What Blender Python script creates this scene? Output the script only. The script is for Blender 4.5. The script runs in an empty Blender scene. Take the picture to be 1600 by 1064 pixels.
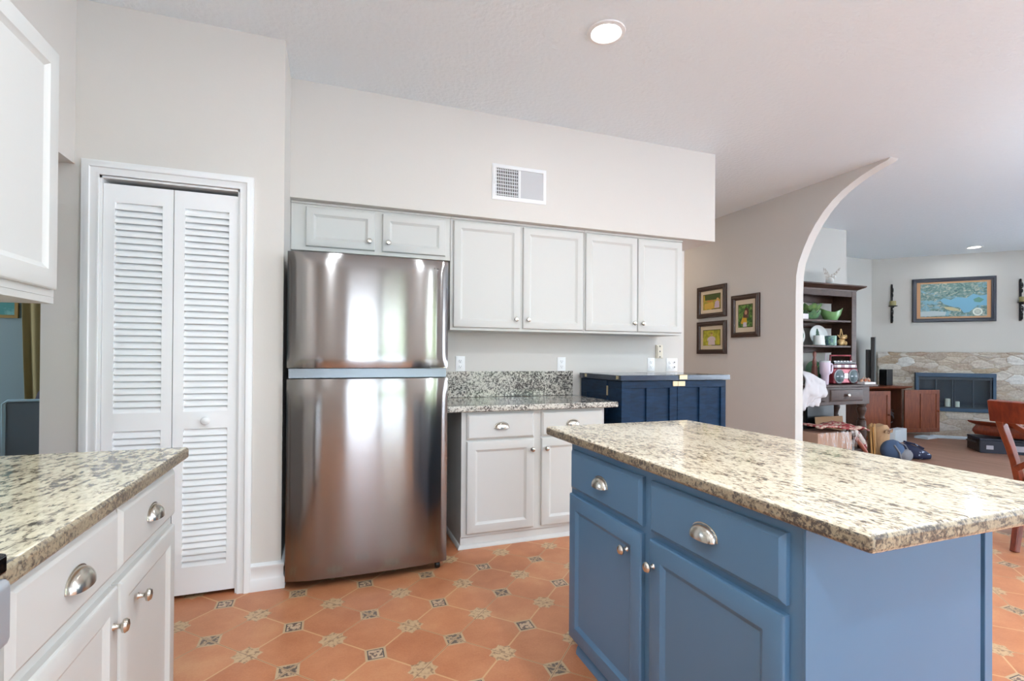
import bpy, bmesh, math, random
from mathutils import Matrix, Vector, noise
random.seed(7)
S = bpy.context.scene
COL = S.collection
PI = math.pi
# ------------------------------------------------------------------ camera, world, lights, exposure
def RGB(r, g, b):
    f = lambda c: (c/255/12.92) if c/255 <= .04045 else ((c/255+.055)/1.055)**2.4
    return (f(r), f(g), f(b), 1.0)

cam = bpy.data.cameras.new('camera'); camo = bpy.data.objects.new('camera', cam); COL.objects.link(camo)
_yaw, _pit, _rol = math.radians(20.036), math.radians(.2794), math.radians(.3739)
_fw = Vector((math.sin(_yaw)*math.cos(_pit), math.cos(_yaw)*math.cos(_pit), math.sin(_pit)))
_rt = Vector((math.cos(_yaw), -math.sin(_yaw), 0)); _up = _rt.cross(_fw)
_r = _rt*math.cos(_rol)+_up*math.sin(_rol); _u = -_rt*math.sin(_rol)+_up*math.cos(_rol)
camo.matrix_world = Matrix(((_r.x, _u.x, -_fw.x, 0), (_r.y, _u.y, -_fw.y, 0), (_r.z, _u.z, -_fw.z, 1.22), (0, 0, 0, 1)))
cam.sensor_width = 36; cam.lens = 777.83/1600*36; cam.shift_y = 20.06/1600; cam.clip_start = .02
S.camera = camo
S.view_settings.view_transform = 'Standard'; S.view_settings.look = 'None'
S.view_settings.exposure = 0.31; S.view_settings.gamma = 1.0; S.view_settings.use_curve_mapping = False
S.cycles.max_bounces = 10; S.cycles.diffuse_bounces = 6; S.cycles.glossy_bounces = 4
S.cycles.sample_clamp_indirect = 6.0; S.cycles.caustics_reflective = False; S.cycles.caustics_refractive = False

W = bpy.data.worlds.new('sky'); S.world = W; W.use_nodes = True
_n = W.node_tree.nodes; _l = W.node_tree.links
_bg = _n['Background']; _tc = _n.new('ShaderNodeTexCoord'); _sx = _n.new('ShaderNodeSeparateXYZ'); _cr = _n.new('ShaderNodeValToRGB')
_l.new(_tc.outputs['Generated'], _sx.inputs[0]); _l.new(_sx.outputs['Z'], _cr.inputs[0]); _l.new(_cr.outputs[0], _bg.inputs[0])
_cr.color_ramp.elements[0].position = 0.0; _cr.color_ramp.elements[0].color = (.80, .90, 1.0, 1)
_cr.color_ramp.elements[1].position = 0.6; _cr.color_ramp.elements[1].color = (.42, .66, 1.0, 1)
WORLD_STRENGTH = 9.5
_bg.inputs[1].default_value = WORLD_STRENGTH

def area_light(name, loc, size, power, color=(1, 1, 1), rot=(0, 0, 0), sy=None, shape=None, spread=180):
    L = bpy.data.lights.new(name, 'AREA'); L.energy = power; L.color = color; L.size = size
    L.shape = shape or ('RECTANGLE' if sy else 'DISK')
    if sy: L.size_y = sy
    L.spread = math.radians(spread)
    o = bpy.data.objects.new(name, L); o.location = loc; o.rotation_euler = rot; COL.objects.link(o)
    return o
ZC = 2.875
# daylight comes from the sky through the windows; portals tell the sampler where those are
def portal(name, loc, sx, sy, rot):
    o = area_light(name, loc, sx, 1, (1, 1, 1), rot, sy); o.data.cycles.is_portal = True
portal('portal_sliding_door', (.78, -2.64, 1.05), 1.6, 2.1, (PI/2, 0, 0))
portal('portal_rear_window', (3.5, -2.64, 1.45), 1.8, 1.3, (PI/2, 0, 0))
portal('portal_side_window', (10.53, .5, 1.3), 4.4, 2.1, (PI/2, 0, PI/2))
portal('portal_added_door', (8.05, -2.64, 1.1), 1.9, 2.2, (PI/2, 0, 0))
portal('portal_dining_window', (-4.53, 3.8, 1.5), 1.7, 1.5, (PI/2, 0, -PI/2))
_sun = bpy.data.lights.new('sun', 'SUN'); _sun.energy = 70; _sun.angle = .01; _sun.color = (1.0, .97, .93)   # stands high behind the house, on the patio only
_so = bpy.data.objects.new('sun', _sun); _so.rotation_euler = (math.radians(-28), 0, 0); COL.objects.link(_so)
# recessed ceiling lamps; only two get cans further down, the rest are unseen, added fill
CANS_AND_FILL = [(1.31, 2.22, 3), (1.31, .25, 26), (-.12, 1.05, 9), (-.35, -.75, 34), (3.3, .2, 32), (6.3, .6, 8), (8.95, 4.58, 3)]
for _x, _y, _p in CANS_AND_FILL:
    area_light('recessed_and_fill_light', (_x, _y, ZC-.02), .13, _p, (.84, .93, 1.0))
area_light('hall_lamp_light', (3.55, 5.55, ZC-.03), .15, 6, (1.0, .80, .60))

# ------------------------------------------------------------------ material helpers
MATS = {}
class E:
    """tiny expression builder for math nodes"""
    nt = None
    def __init__(s, k): s.k = k
    def _o(s, op, b=None, c=None):
        m = E.nt.nodes.new('ShaderNodeMath'); m.operation = op
        for i, v in enumerate((s, b, c)):
            if v is None: continue
            if isinstance(v, E): E.nt.links.new(v.k, m.inputs[i])
            else: m.inputs[i].default_value = v
        return E(m.outputs[0])
    def __add__(s, b): return s._o('ADD', b)
    def __sub__(s, b): return s._o('SUBTRACT', b)
    def __mul__(s, b): return s._o('MULTIPLY', b)
    def __truediv__(s, b): return s._o('DIVIDE', b)
    def lt(s, b): return s._o('LESS_THAN', b)
    def gt(s, b): return s._o('GREATER_THAN', b)
    def abs(s): return s._o('ABSOLUTE')
    def round(s): return s._o('ROUND')
    def floor(s): return s._o('FLOOR')
    def min(s, b): return s._o('MINIMUM', b)
    def max(s, b): return s._o('MAXIMUM', b)
    def mod2(s): return s._o('FLOORED_MODULO', 2.0)
def newmat(name):
    m = bpy.data.materials.new(name); m.use_nodes = True
    return m, m.node_tree, m.node_tree.nodes['Principled BSDF']
def N(nt, t, **k):
    n = nt.nodes.new(t)
    for a, v in k.items(): setattr(n, a, v)
    return n
def pos(nt, scale=(1, 1, 1), rot=(0, 0, 0), obj=False):
    g = nt.nodes.new('ShaderNodeTexCoord') if obj else nt.nodes.new('ShaderNodeNewGeometry')
    mp = nt.nodes.new('ShaderNodeMapping'); mp.inputs['Scale'].default_value = scale; mp.inputs['Rotation'].default_value = rot
    nt.links.new(g.outputs['Object' if obj else 'Position'], mp.inputs[0]); return mp.outputs[0]
def noise_tex(nt, vec, scale, detail=3, rough=.5, dist=0):
    n = nt.nodes.new('ShaderNodeTexNoise'); n.inputs['Scale'].default_value = scale; n.inputs['Detail'].default_value = detail
    n.inputs['Roughness'].default_value = rough; n.inputs['Distortion'].default_value = dist
    nt.links.new(vec, n.inputs['Vector']); return n.outputs['Fac']
def ramp(nt, fac, stops, interp='LINEAR'):
    r = nt.nodes.new('ShaderNodeValToRGB'); cr = r.color_ramp; cr.interpolation = interp
    while len(cr.elements) < len(stops): cr.elements.new(.5)
    for e, (p, c) in zip(cr.elements, stops): e.position = p; e.color = c if len(c) == 4 else RGB(*c)
    nt.links.new(fac, r.inputs[0]); return r.outputs[0]
def mixc(nt, fac, a, b):
    m = nt.nodes.new('ShaderNodeMix'); m.data_type = 'RGBA'
    for i, v in ((0, fac), (6, a), (7, b)):
        if isinstance(v, bpy.types.NodeSocket): nt.links.new(v, m.inputs[i])
        elif isinstance(v, (int, float)): m.inputs[i].default_value = v
        else: m.inputs[i].default_value = v if len(v) == 4 else RGB(*v)
    return m.outputs[2]
def bump(nt, bs, height, strength, dist=.002):
    b = nt.nodes.new('ShaderNodeBump'); b.inputs['Strength'].default_value = strength; b.inputs['Distance'].default_value = dist
    nt.links.new(height, b.inputs['Height']); nt.links.new(b.outputs[0], bs.inputs['Normal'])
def mat(name, rgb, rough=.5, metal=0.0, bmp=None, var=None, coat=0, emit=None, alpha=None, trans=0, sheen=0, spec=None):
    if name in MATS: return MATS[name]
    m, nt, bs = newmat(name)
    bs.inputs['Base Color'].default_value = RGB(*rgb); bs.inputs['Roughness'].default_value = rough; bs.inputs['Metallic'].default_value = metal
    if coat: bs.inputs['Coat Weight'].default_value = coat; bs.inputs['Coat Roughness'].default_value = .12
    if sheen: bs.inputs['Sheen Weight'].default_value = sheen
    if spec is not None: bs.inputs['Specular IOR Level'].default_value = spec
    if trans: bs.inputs['Transmission Weight'].default_value = trans; bs.inputs['IOR'].default_value = 1.2
    if emit: bs.inputs['Emission Color'].default_value = RGB(*rgb); bs.inputs['Emission Strength'].default_value = emit
    if alpha: bs.inputs['Alpha'].default_value = alpha
    if var:
        sc, rgb2, lo, hi = var[:4]; st = var[4] if len(var) > 4 else (1, 1, 1)
        f = noise_tex(nt, pos(nt, st), sc, 4, .6)
        nt.links.new(ramp(nt, f, [(lo, rgb), (hi, rgb2)]), bs.inputs['Base Color'])
    if bmp: bump(nt, bs, noise_tex(nt, pos(nt), bmp[0], 3), bmp[1], bmp[2] if len(bmp) > 2 else .002)
    MATS[name] = m; return m

def glass(name='window_glass', k=.08, tint=(255, 255, 255)):
    if name in MATS: return MATS[name]
    m = bpy.data.materials.new(name); m.use_nodes = True; nt = m.node_tree; nt.nodes.clear()
    t = N(nt, 'ShaderNodeBsdfTransparent'); t.inputs[0].default_value = RGB(*tint); g = N(nt, 'ShaderNodeBsdfGlossy'); g.inputs['Roughness'].default_value = .02
    x = N(nt, 'ShaderNodeMixShader'); x.inputs[0].default_value = k; o = N(nt, 'ShaderNodeOutputMaterial')
    nt.links.new(t.outputs[0], x.inputs[1]); nt.links.new(g.outputs[0], x.inputs[2]); nt.links.new(x.outputs[0], o.inputs[0])
    MATS[name] = m; return m

def granite(name, base, streak, dark, sx=(1, .42, 1), lo=.0, sc=1.0, rough=.09):
    m, nt, bs = newmat(name)
    p = pos(nt, sx); E.nt = nt
    big = noise_tex(nt, p, 6*sc, 3, .6); mid = noise_tex(nt, p, 38*sc, 4, .65, .5); f1 = noise_tex(nt, p, 92*sc, 4, .62, .5); f2 = noise_tex(nt, p, 170*sc, 3, .6)
    c = ramp(nt, f2, [(.34, tuple(min(255, int(v*1.08)) for v in base)), (.52, base), (.68, tuple(int(v*.86) for v in base))])
    # broad grey-brown veils, then streaks, then dark flecks
    v0 = ramp(nt, (E(mid)*.75 + E(f1)*.25 + (E(big)-.5)*.35).k, [(.47+lo, (0, 0, 0)), (.60+lo, (150, 150, 150))])
    c = mixc(nt, v0, c, tuple(int(v*.55+q*.45) for v, q in zip(streak, base)))
    k1 = ramp(nt, (E(f1)*.8 + E(mid)*.2 + (E(big)-.5)*.26).k, [(.52+lo, (0, 0, 0)), (.59+lo, (235, 235, 235))])
    c = mixc(nt, k1, c, streak)
    k2 = ramp(nt, (E(f2)*.45 + E(f1)*.40 + E(mid)*.15 + (E(big)-.5)*.22).k, [(.550+lo, (0, 0, 0)), (.600+lo, (245, 245, 245))])
    c = mixc(nt, k2, c, dark)
    nt.links.new(c, bs.inputs['Base Color']); bs.inputs['Roughness'].default_value = rough
    bs.inputs['Specular IOR Level'].default_value = .5
    MATS[name] = m; return m

def floor_material():
    m, nt, bs = newmat('terracotta_tile'); E.nt = nt
    g = N(nt, 'ShaderNodeNewGeometry'); sx = N(nt, 'ShaderNodeSeparateXYZ'); nt.links.new(g.outputs['Position'], sx.inputs[0])
    x, y = E(sx.outputs[0]), E(sx.outputs[1])
    u, v = (x-.183)/.328, (y-2.432)/.331
    ru, rv = u.round(), v.round()
    du, dv = ((u-ru)*.33).abs(), ((v-rv)*.33).abs()
    par = (ru+rv).mod2().gt(.5)                      # 1: framed inset, 0: crossed inset on tile corners
    lu, lv = ((u-u.floor()-.5)*.33).abs(), ((v-v.floor()-.5)*.33).abs()
    mD = du.max(dv)
    D = mD.lt(.0425)
    Lm = (lu.max(lv)).lt(.042).max((lu+lv).lt(.061))
    a, b = u-v, u+v
    da, db = (a-a.round()).abs()*.2333, (b-b.round()).abs()*.2333
    line = da.min(db).lt(.0034)
    ja = da.lt(.0012)*(a.round().mod2().lt(.5)); jb = db.lt(.0012)*(b.round().mod2().lt(.5))
    joint = ja.max(jb)
    P = g.outputs['Position']
    n1 = noise_tex(nt, P, 5, 4, .6); n2 = noise_tex(nt, P, 120, 2); n3 = noise_tex(nt, P, 60, 2, .5)
    cell = N(nt, 'ShaderNodeTexWhiteNoise'); cb = N(nt, 'ShaderNodeCombineXYZ')
    nt.links.new(a.floor().k, cb.inputs[0]); nt.links.new(b.floor().k, cb.inputs[1]); nt.links.new(cb.outputs[0], cell.inputs['Vector'])
    tf = E(n1)*.75 + E(cell.outputs['Value'])*.2 + E(n2)*.22 - .08
    base = ramp(nt, tf.k, [(.30, (176, 108, 70)), (.55, (194, 128, 88)), (.78, (206, 150, 106))])
    beige = ramp(nt, n3, [(.38, (148, 116, 86)), (.46, (192, 158, 120)), (.8, (202, 170, 132))])
    c = mixc(nt, line.k, base, (206, 162, 118))
    c = mixc(nt, Lm.k, c, beige)
    c = mixc(nt, D.k, c, (190, 160, 124))
    ring = mD.gt(.0285)*mD.lt(.0330)*par
    motif = ramp(nt, n3, [(.50, (196, 168, 138)), (.56, (108, 84, 74))])
    inner = mD.lt(.0285)
    c = mixc(nt, (inner*par).k, c, motif)
    c = mixc(nt, ring.k, c, (72, 64, 60))
    npar = E(par.k)._o('SUBTRACT', 1.0).abs()
    cross = (du-dv).abs().gt(.006)
    tri = mD.lt(.033)*cross*npar
    motif2 = ramp(nt, n3, [(.44, (100, 84, 74)), (.50, (100, 84, 74)), (.56, (182, 152, 122))])
    c = mixc(nt, tri.k, c, motif2)
    c = mixc(nt, joint.k, c, (120, 92, 70))
    nt.links.new(c, bs.inputs['Base Color'])
    bs.inputs['Roughness'].default_value = .42
    h = (E(n1)*.3 - line*.2 - joint*.6)
    bump(nt, bs, h.k, .25, .002)
    MATS['tile'] = m; return m

def brushed(name, rgb, rough=.3, aniso=.9):
    m, nt, bs = newmat(name)
    bs.inputs['Base Color'].default_value = RGB(*rgb); bs.inputs['Metallic'].default_value = 1; bs.inputs['Roughness'].default_value = rough
    bs.inputs['Anisotropic'].default_value = aniso; bs.inputs['Anisotropic Rotation'].default_value = .25
    t = N(nt, 'ShaderNodeTangent', direction_type='RADIAL', axis='Z'); nt.links.new(t.outputs[0], bs.inputs['Tangent'])
    f = noise_tex(nt, pos(nt, (3, 3, 900)), 1, 2); bump(nt, bs, f, .03, .001)
    MATS[name] = m; return m

def stone_material():
    m, nt, bs = newmat('ledge_stone'); p = pos(nt, (1, 1, 2.3))
    w = noise_tex(nt, p, 3.2, 3, .6)
    mx = N(nt, 'ShaderNodeMix', data_type='RGBA'); mx.inputs[0].default_value = .10
    nz = N(nt, 'ShaderNodeTexNoise'); nz.inputs['Scale'].default_value = 6; nt.links.new(p, nz.inputs['Vector'])
    nt.links.new(p, mx.inputs[6]); nt.links.new(nz.outputs['Color'], mx.inputs[7])
    v = N(nt, 'ShaderNodeTexVoronoi', feature='F1'); v.inputs['Scale'].default_value = 4.6; nt.links.new(mx.outputs[2], v.inputs['Vector'])
    ve = N(nt, 'ShaderNodeTexVoronoi', feature='DISTANCE_TO_EDGE'); ve.inputs['Scale'].default_value = 4.6; nt.links.new(mx.outputs[2], ve.inputs['Vector'])
    sp = N(nt, 'ShaderNodeSeparateColor'); nt.links.new(v.outputs['Color'], sp.inputs[0])
    c = ramp(nt, sp.outputs[0], [(.05, (164, 150, 136)), (.25, (206, 202, 194)), (.42, (158, 138, 120)), (.58, (190, 180, 164)), (.75, (214, 216, 214)), (.9, (176, 158, 130)), (1, (148, 130, 116))])
    fine = noise_tex(nt, pos(nt), 40, 4)
    c2 = mixc(nt, .22, c, ramp(nt, fine, [(.35, (128, 116, 102)), (.65, (214, 208, 196))]))
    ek = ramp(nt, ve.outputs[0], [(0, (255, 255, 255)), (.045, (0, 0, 0))])
    c3 = mixc(nt, ek, c2, (168, 156, 140))
    nt.links.new(c3, bs.inputs['Base Color']); bs.inputs['Roughness'].default_value = .85
    E.nt = nt
    bump(nt, bs, (E(ve.outputs[0])._o('MINIMUM', .12)*3 + E(fine)*.3).k, .8, .02)
    MATS['stone'] = m; return m

def wood(name, c1, c2, rough=.35, scale=(14, 14, 1.6), coat=.2, spec=.5):
    if name in MATS: return MATS[name]
    m, nt, bs = newmat(name)
    f = noise_tex(nt, pos(nt, scale), 3, 4, .6, .6)
    nt.links.new(ramp(nt, f, [(.3, c1), (.7, c2)]), bs.inputs['Base Color']); bs.inputs['Roughness'].default_value = rough
    bs.inputs['Coat Weight'].default_value = coat; bs.inputs['Coat Roughness'].default_value = .2; bs.inputs['Specular IOR Level'].default_value = spec
    MATS[name] = m; return m

# ------------------------------------------------------------------ mesh builder
def fr(o, u, v):
    """frame: local x along u, local y along v, local z outwards (u cross v), origin o"""
    u = Vector(u); v = Vector(v); w = u.cross(v); o = Vector(o)
    return Matrix(((u.x, v.x, w.x, o.x), (u.y, v.y, w.y, o.y), (u.z, v.z, w.z, o.z), (0, 0, 0, 1)))
FRONT = lambda x, y, z: fr((x, y, z), (1, 0, 0), (0, 0, 1))        # faces -Y
WEST = lambda x, y, z: fr((x, y, z), (0, -1, 0), (0, 0, 1))        # faces -X
EAST = lambda x, y, z: fr((x, y, z), (0, 1, 0), (0, 0, 1))         # faces +X
class MB:
    def __init__(s): s.v = []; s.f = []; s.mi = []; s.M = Matrix.Identity(4); s.m = 0
    def at(s, M): s.M = M; return s
    def add(s, vs, fs):
        o = len(s.v); s.v += [s.M @ Vector(p) for p in vs]
        for f in fs: s.f.append([i+o for i in f]); s.mi.append(s.m)
        return s
    def box(s, x0, x1, y0, y1, z0, z1):
        x0, x1 = min(x0, x1), max(x0, x1); y0, y1 = min(y0, y1), max(y0, y1); z0, z1 = min(z0, z1), max(z0, z1)
        return s.add([(x, y, z) for z in (z0, z1) for y in (y0, y1) for x in (x0, x1)],
                     [(0, 2, 3, 1), (4, 5, 7, 6), (0, 1, 5, 4), (2, 6, 7, 3), (0, 4, 6, 2), (1, 3, 7, 5)])
    def slab(s, x0, x1, y0, y1, z0, z1):
        s.box(x0, x1, y0, y1, z0, z1); s.mi[-4:] = [1]*4; return s
    def loft(s, loops, cap0=True, cap1=True, closed=True):
        n = len(loops[0]); vs = [p for L in loops for p in L]; fs = []
        for k in range(len(loops)-1):
            for i in range(n if closed else n-1):
                j = (i+1) % n; fs.append((k*n+i, k*n+j, (k+1)*n+j, (k+1)*n+i))
        if cap0: fs.append(tuple(range(n))[::-1])
        if cap1: fs.append(tuple((len(loops)-1)*n+i for i in range(n)))
        return s.add(vs, fs)
    def rect(s, w, h, prof, cap=True, cap0=True):
        return s.loft([[(i, i, d), (w-i, i, d), (w-i, h-i, d), (i, h-i, d)] for i, d in prof], cap0, cap)
    def lathe(s, prof, n=24, c=(0, 0, 0)):
        L = [[(c[0]+r*math.cos(2*PI*i/n), c[1]+r*math.sin(2*PI*i/n), c[2]+z) for i in range(n)] for r, z in prof]
        return s.loft(L)
    def cyl(s, c, r, h, n=20): return s.lathe([(r, 0), (r, h)], n, c)
    def prism(s, poly, z0, z1): return s.loft([[(x, y, z0) for x, y in poly], [(x, y, z1) for x, y in poly]])
    def tube(s, pts, r, n=8, sq=1.0):
        pts = [Vector(p) for p in pts]; L = []; up = None
        for i, p in enumerate(pts):
            t = (pts[min(i+1, len(pts)-1)]-pts[max(i-1, 0)]).normalized()
            if up is None: up = t.orthogonal().normalized()
            up = (up-t*up.dot(t)).normalized(); b = t.cross(up)
            rr = r[i] if isinstance(r, (list, tuple)) else r
            L.append([p+up*rr*math.cos(2*PI*k/n)+b*rr*sq*math.sin(2*PI*k/n) for k in range(n)])
        return s.loft(L)
    def bar(s, pts, w, d, side=(0, 1, 0)):
        """rectangular section swept along pts; w across, d along 'side'"""
        pts = [Vector(p) for p in pts]; sd = Vector(side); L = []
        for i, p in enumerate(pts):
            t = (pts[min(i+1, len(pts)-1)]-pts[max(i-1, 0)]).normalized(); a = t.cross(sd).normalized()
            ww = w[i] if isinstance(w, (list, tuple)) else w
            L.append([p+a*ww/2+sd*d/2, p-a*ww/2+sd*d/2, p-a*ww/2-sd*d/2, p+a*ww/2-sd*d/2])
        return s.loft(L)
    def ell(s, c, rx, ry, rz, nu=20, nv=12, fn=None):
        L = []
        for j in range(1, nv):
            t = PI*j/nv; L.append([])
            for i in range(nu):
                a = 2*PI*i/nu; k = fn(a, t) if fn else 1
                L[-1].append((c[0]+rx*k*math.sin(t)*math.cos(a), c[1]+ry*k*math.sin(t)*math.sin(a), c[2]-rz*k*math.cos(t)))
        return s.loft(L)
    def grid(s, fn, nu, nv):
        return s.add([fn(i/nu, j/nv) for j in range(nv+1) for i in range(nu+1)],
                     [(j*(nu+1)+i, j*(nu+1)+i+1, (j+1)*(nu+1)+i+1, (j+1)*(nu+1)+i) for j in range(nv) for i in range(nu)])
    def run(s, path, prof):
        """moulding: open 2D path (x,y), mitred, profile (out,z), out to the right of travel"""
        P = [Vector(p) for p in path]; nrm = []
        for i in range(len(P)):
            ds = []
            if i > 0: ds.append((P[i]-P[i-1]).normalized())
            if i < len(P)-1: ds.append((P[i+1]-P[i]).normalized())
            ns = [Vector((d.y, -d.x)) for d in ds]
            if len(ns) == 1: nrm.append(ns[0])
            else: b = (ns[0]+ns[1]); nrm.append(b/(1+ns[0].dot(ns[1])))
        L = [[(P[i].x+nrm[i].x*o, P[i].y+nrm[i].y*o, z) for o, z in prof] for i in range(len(P))]
        return s.loft(L)

def obj(name, mb, mats, parent=None, local=False, bev=0, smooth=38, seg=2, sol=0):
    """one mesh object; world coordinates unless local, then in the parent's own frame"""
    me = bpy.data.meshes.new(name)
    off = Vector((0, 0, 0))
    if parent is not None and not local: off = wloc(parent)
    me.from_pydata([tuple(p-off) for p in mb.v], [], mb.f)
    for m in (mats if isinstance(mats, (list, tuple)) else [mats]): me.materials.append(m)
    for p, k in zip(me.polygons, mb.mi): p.material_index = k
    b = bmesh.new(); b.from_mesh(me); bmesh.ops.recalc_face_normals(b, faces=b.faces); b.to_mesh(me); b.free()
    me.shade_smooth(); me.set_sharp_from_angle(angle=math.radians(smooth))
    o = bpy.data.objects.new(name, me); COL.objects.link(o)
    if parent is not None: o.parent = parent
    if sol:
        md = o.modifiers.new('solid', 'SOLIDIFY'); md.thickness = sol; md.offset = 0
    if bev:
        md = o.modifiers.new('bevel', 'BEVEL'); md.width = bev; md.segments = seg; md.limit_method = 'ANGLE'; md.angle_limit = math.radians(40); md.harden_normals = True
    return o
def wloc(o):
    v = Vector((0, 0, 0))
    while o is not None: v += o.location; o = o.parent
    return v
def tag(o, label, cat, group=None, kind=None):
    o['label'] = label; o['category'] = cat
    if group: o['group'] = group
    if kind: o['kind'] = kind
    return o
def thing(name, label, cat, loc=(0, 0, 0), rz=0, group=None):
    o = bpy.data.objects.new(name, None); o.empty_display_size = .1; COL.objects.link(o)
    o.location = loc; o.rotation_euler = (0, 0, rz); return tag(o, label, cat, group)
def struct(name, mb, m, **k):
    o = obj(name, mb, m, **k); o['kind'] = 'structure'; return o
def copy_tree(o, parent=None):
    c = o.copy(); COL.objects.link(c)
    if parent is not None: c.parent = parent
    for ch in list(o.children): copy_tree(ch, c)
    return c

# ------------------------------------------------------------------ materials of the place
wall_paint = mat('greige_wall_paint', (214, 210, 204), .7, bmp=(90, .12))
arch_paint = mat('tan_wall_paint', (208, 205, 201), .7, bmp=(90, .12))
cool_paint = mat('grey_living_room_paint', (195, 193, 187), .75, bmp=(90, .12))
dine_paint = mat('teal_grey_paint', (134, 150, 150), .75)
ceil_paint = mat('knockdown_ceiling', (234, 243, 248), .85, bmp=(38, .75, .006))
white = mat('white_cabinet_paint', (207, 207, 203), .42, spec=.3)
trimw = mat('white_trim_paint', (234, 235, 235), .35)
blue = mat('blue_cabinet_paint', (82, 116, 145), .33)
navy = wood('navy_stained_wood', (12, 32, 54), (22, 52, 82), .45, (3, 3, 18), .0, .2)
nickel = brushed('brushed_nickel', (205, 200, 190), .24, .3)
steel = brushed('stainless_steel', (144, 139, 136), .135, .96)
steel_dull = mat('grey_metal_strip', (128, 134, 140), .35, .85)
black = mat('black_plastic', (14, 14, 15), .35)
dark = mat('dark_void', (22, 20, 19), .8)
tile = floor_material()
gr_island = granite('cream_granite', (219, 206, 182), (144, 126, 108), (84, 74, 66))
gr_left = granite('cream_grey_granite', (212, 203, 178), (124, 117, 106), (82, 80, 78), lo=-.02, sc=.62)
gr_back = granite('grey_granite', (206, 202, 192), (116, 112, 106), (48, 46, 48), (1, 1, 1), lo=-.05, sc=.8)
gr_edge = granite('granite_cut_edge', (152, 139, 116), (104, 92, 78), (66, 60, 56), (1, 1, 1), lo=-.04, rough=.3)
gr_back_edge = granite('grey_granite_cut_edge', (206, 202, 192), (126, 120, 112), (62, 58, 58), (1, 1, 1), lo=-.03, rough=.2)
cherry = wood('cherry_wood', (88, 32, 16), (128, 54, 28), .28, (10, 10, 3), .4)
espresso = wood('espresso_wood', (52, 34, 26), (72, 50, 40), .45, (6, 16, 16), .0, .3)
medwood = wood('brown_cabinet_wood', (92, 42, 22), (126, 64, 36), .45, (14, 14, 2), .0, .25)
stone = stone_material()
brass = mat('aged_brass', (212, 196, 160), .35, .8)
iron = mat('black_iron', (18, 18, 20), .5, .4)
wax = mat('olive_wax', (150, 142, 96), .5)

# ------------------------------------------------------------------ the room
H = ZC
struct('floor', MB().box(-4.6, 4.45, -2.75, 6.4, -.12, 0), tile)
pm_, nt, bs = newmat('brown_plank_floor'); E.nt = nt
f_ = noise_tex(nt, pos(nt, (7, .55, 1)), 2.2, 4, .6, .3)
br = N(nt, 'ShaderNodeTexBrick'); br.inputs['Scale'].default_value = 1; br.inputs['Brick Width'].default_value = 1.1; br.inputs['Row Height'].default_value = .14; br.inputs['Mortar Size'].default_value = .004
nt.links.new(pos(nt, (1, 1, 1), (0, 0, PI/2)), br.inputs['Vector'])
br.inputs['Color1'].default_value = RGB(158, 118, 98); br.inputs['Color2'].default_value = RGB(136, 98, 80); br.inputs['Mortar'].default_value = RGB(104, 74, 60)
nt.links.new(mixc(nt, .5, br.outputs[0], ramp(nt, f_, [(.32, (126, 88, 70)), (.68, (170, 130, 108))])), bs.inputs['Base Color']); bs.inputs['Roughness'].default_value = .5
struct('floor_living', MB().box(4.45, 10.7, -2.75, 6.4, -.12, 0), pm_)
struct('ceiling', MB().box(-4.6, 10.7, -2.75, 6.4, H, H+.12), ceil_paint)
struct('wall_pantry', MB().box(-1.245, -1.03, 2.872, 2.98, 0, H).box(-.44, -.235, 2.872, 2.98, 0, H).box(-1.03, -.44, 2.872, 2.98, 2.06, H)
       .box(-.345, -.235, 2.98, 3.64, 0, H).box(-1.245, -1.135, 2.98, 5.3, 0, H), wall_paint)
struct('wall_back', MB().box(-1.135, 2.955, 3.64, 3.76, 0, H), wall_paint)
struct('wall_soffit', MB().box(-.235, 2.943, 3.25, 3.64, 2.162, H), wall_paint)
struct('wall_left', MB().box(-1.245, -1.125, -2.6, 1.975, 0, H).box(-1.245, -1.125, 1.975, 2.872, 2.10, H), wall_paint)
# wall with the half arch that runs up into the ceiling
arch = [(6.3, 0), (3.657, 0), (3.657, 1.86), (3.652, 2.03), (3.628, 2.15), (3.57, 2.285), (3.515, 2.39), (3.446, 2.49), (3.365, 2.585), (3.274, 2.667),
        (3.19, 2.722), (3.096, 2.769), (3.01, 2.803), (2.93, 2.828), (2.86, 2.846), (2.80, 2.857), (2.775, H), (6.3, H)]
mb = MB()
mb.loft([[(4.312, y, z) for y, z in arch], [(4.412, y, z) for y, z in arch]])
mb.mi[:len(arch)] = [1]*len(arch)  # reveal gets the lighter wall paint in place of daylight on it
struct('wall_arch', mb, [arch_paint, wall_paint], smooth=30)
struct('wall_hall', MB().box(2.955, 4.312, 6.2, 6.3, 0, H).box(2.84, 2.955, 3.76, 6.3, 0, H), arch_paint)
struct('wall_living_rear', MB().box(4.412, 6.28, 4.58, 4.70, 0, H).box(6.16, 6.28, 4.70, 5.9, 0, H).box(6.28, 8.60, 5.78, 5.90, 0, H), cool_paint)
FW = fr((8.53, 5.78, 0), (.70711, -.70711, 0), (0, 0, 1))          # fireplace wall: x along it, y up, z out of it
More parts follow.
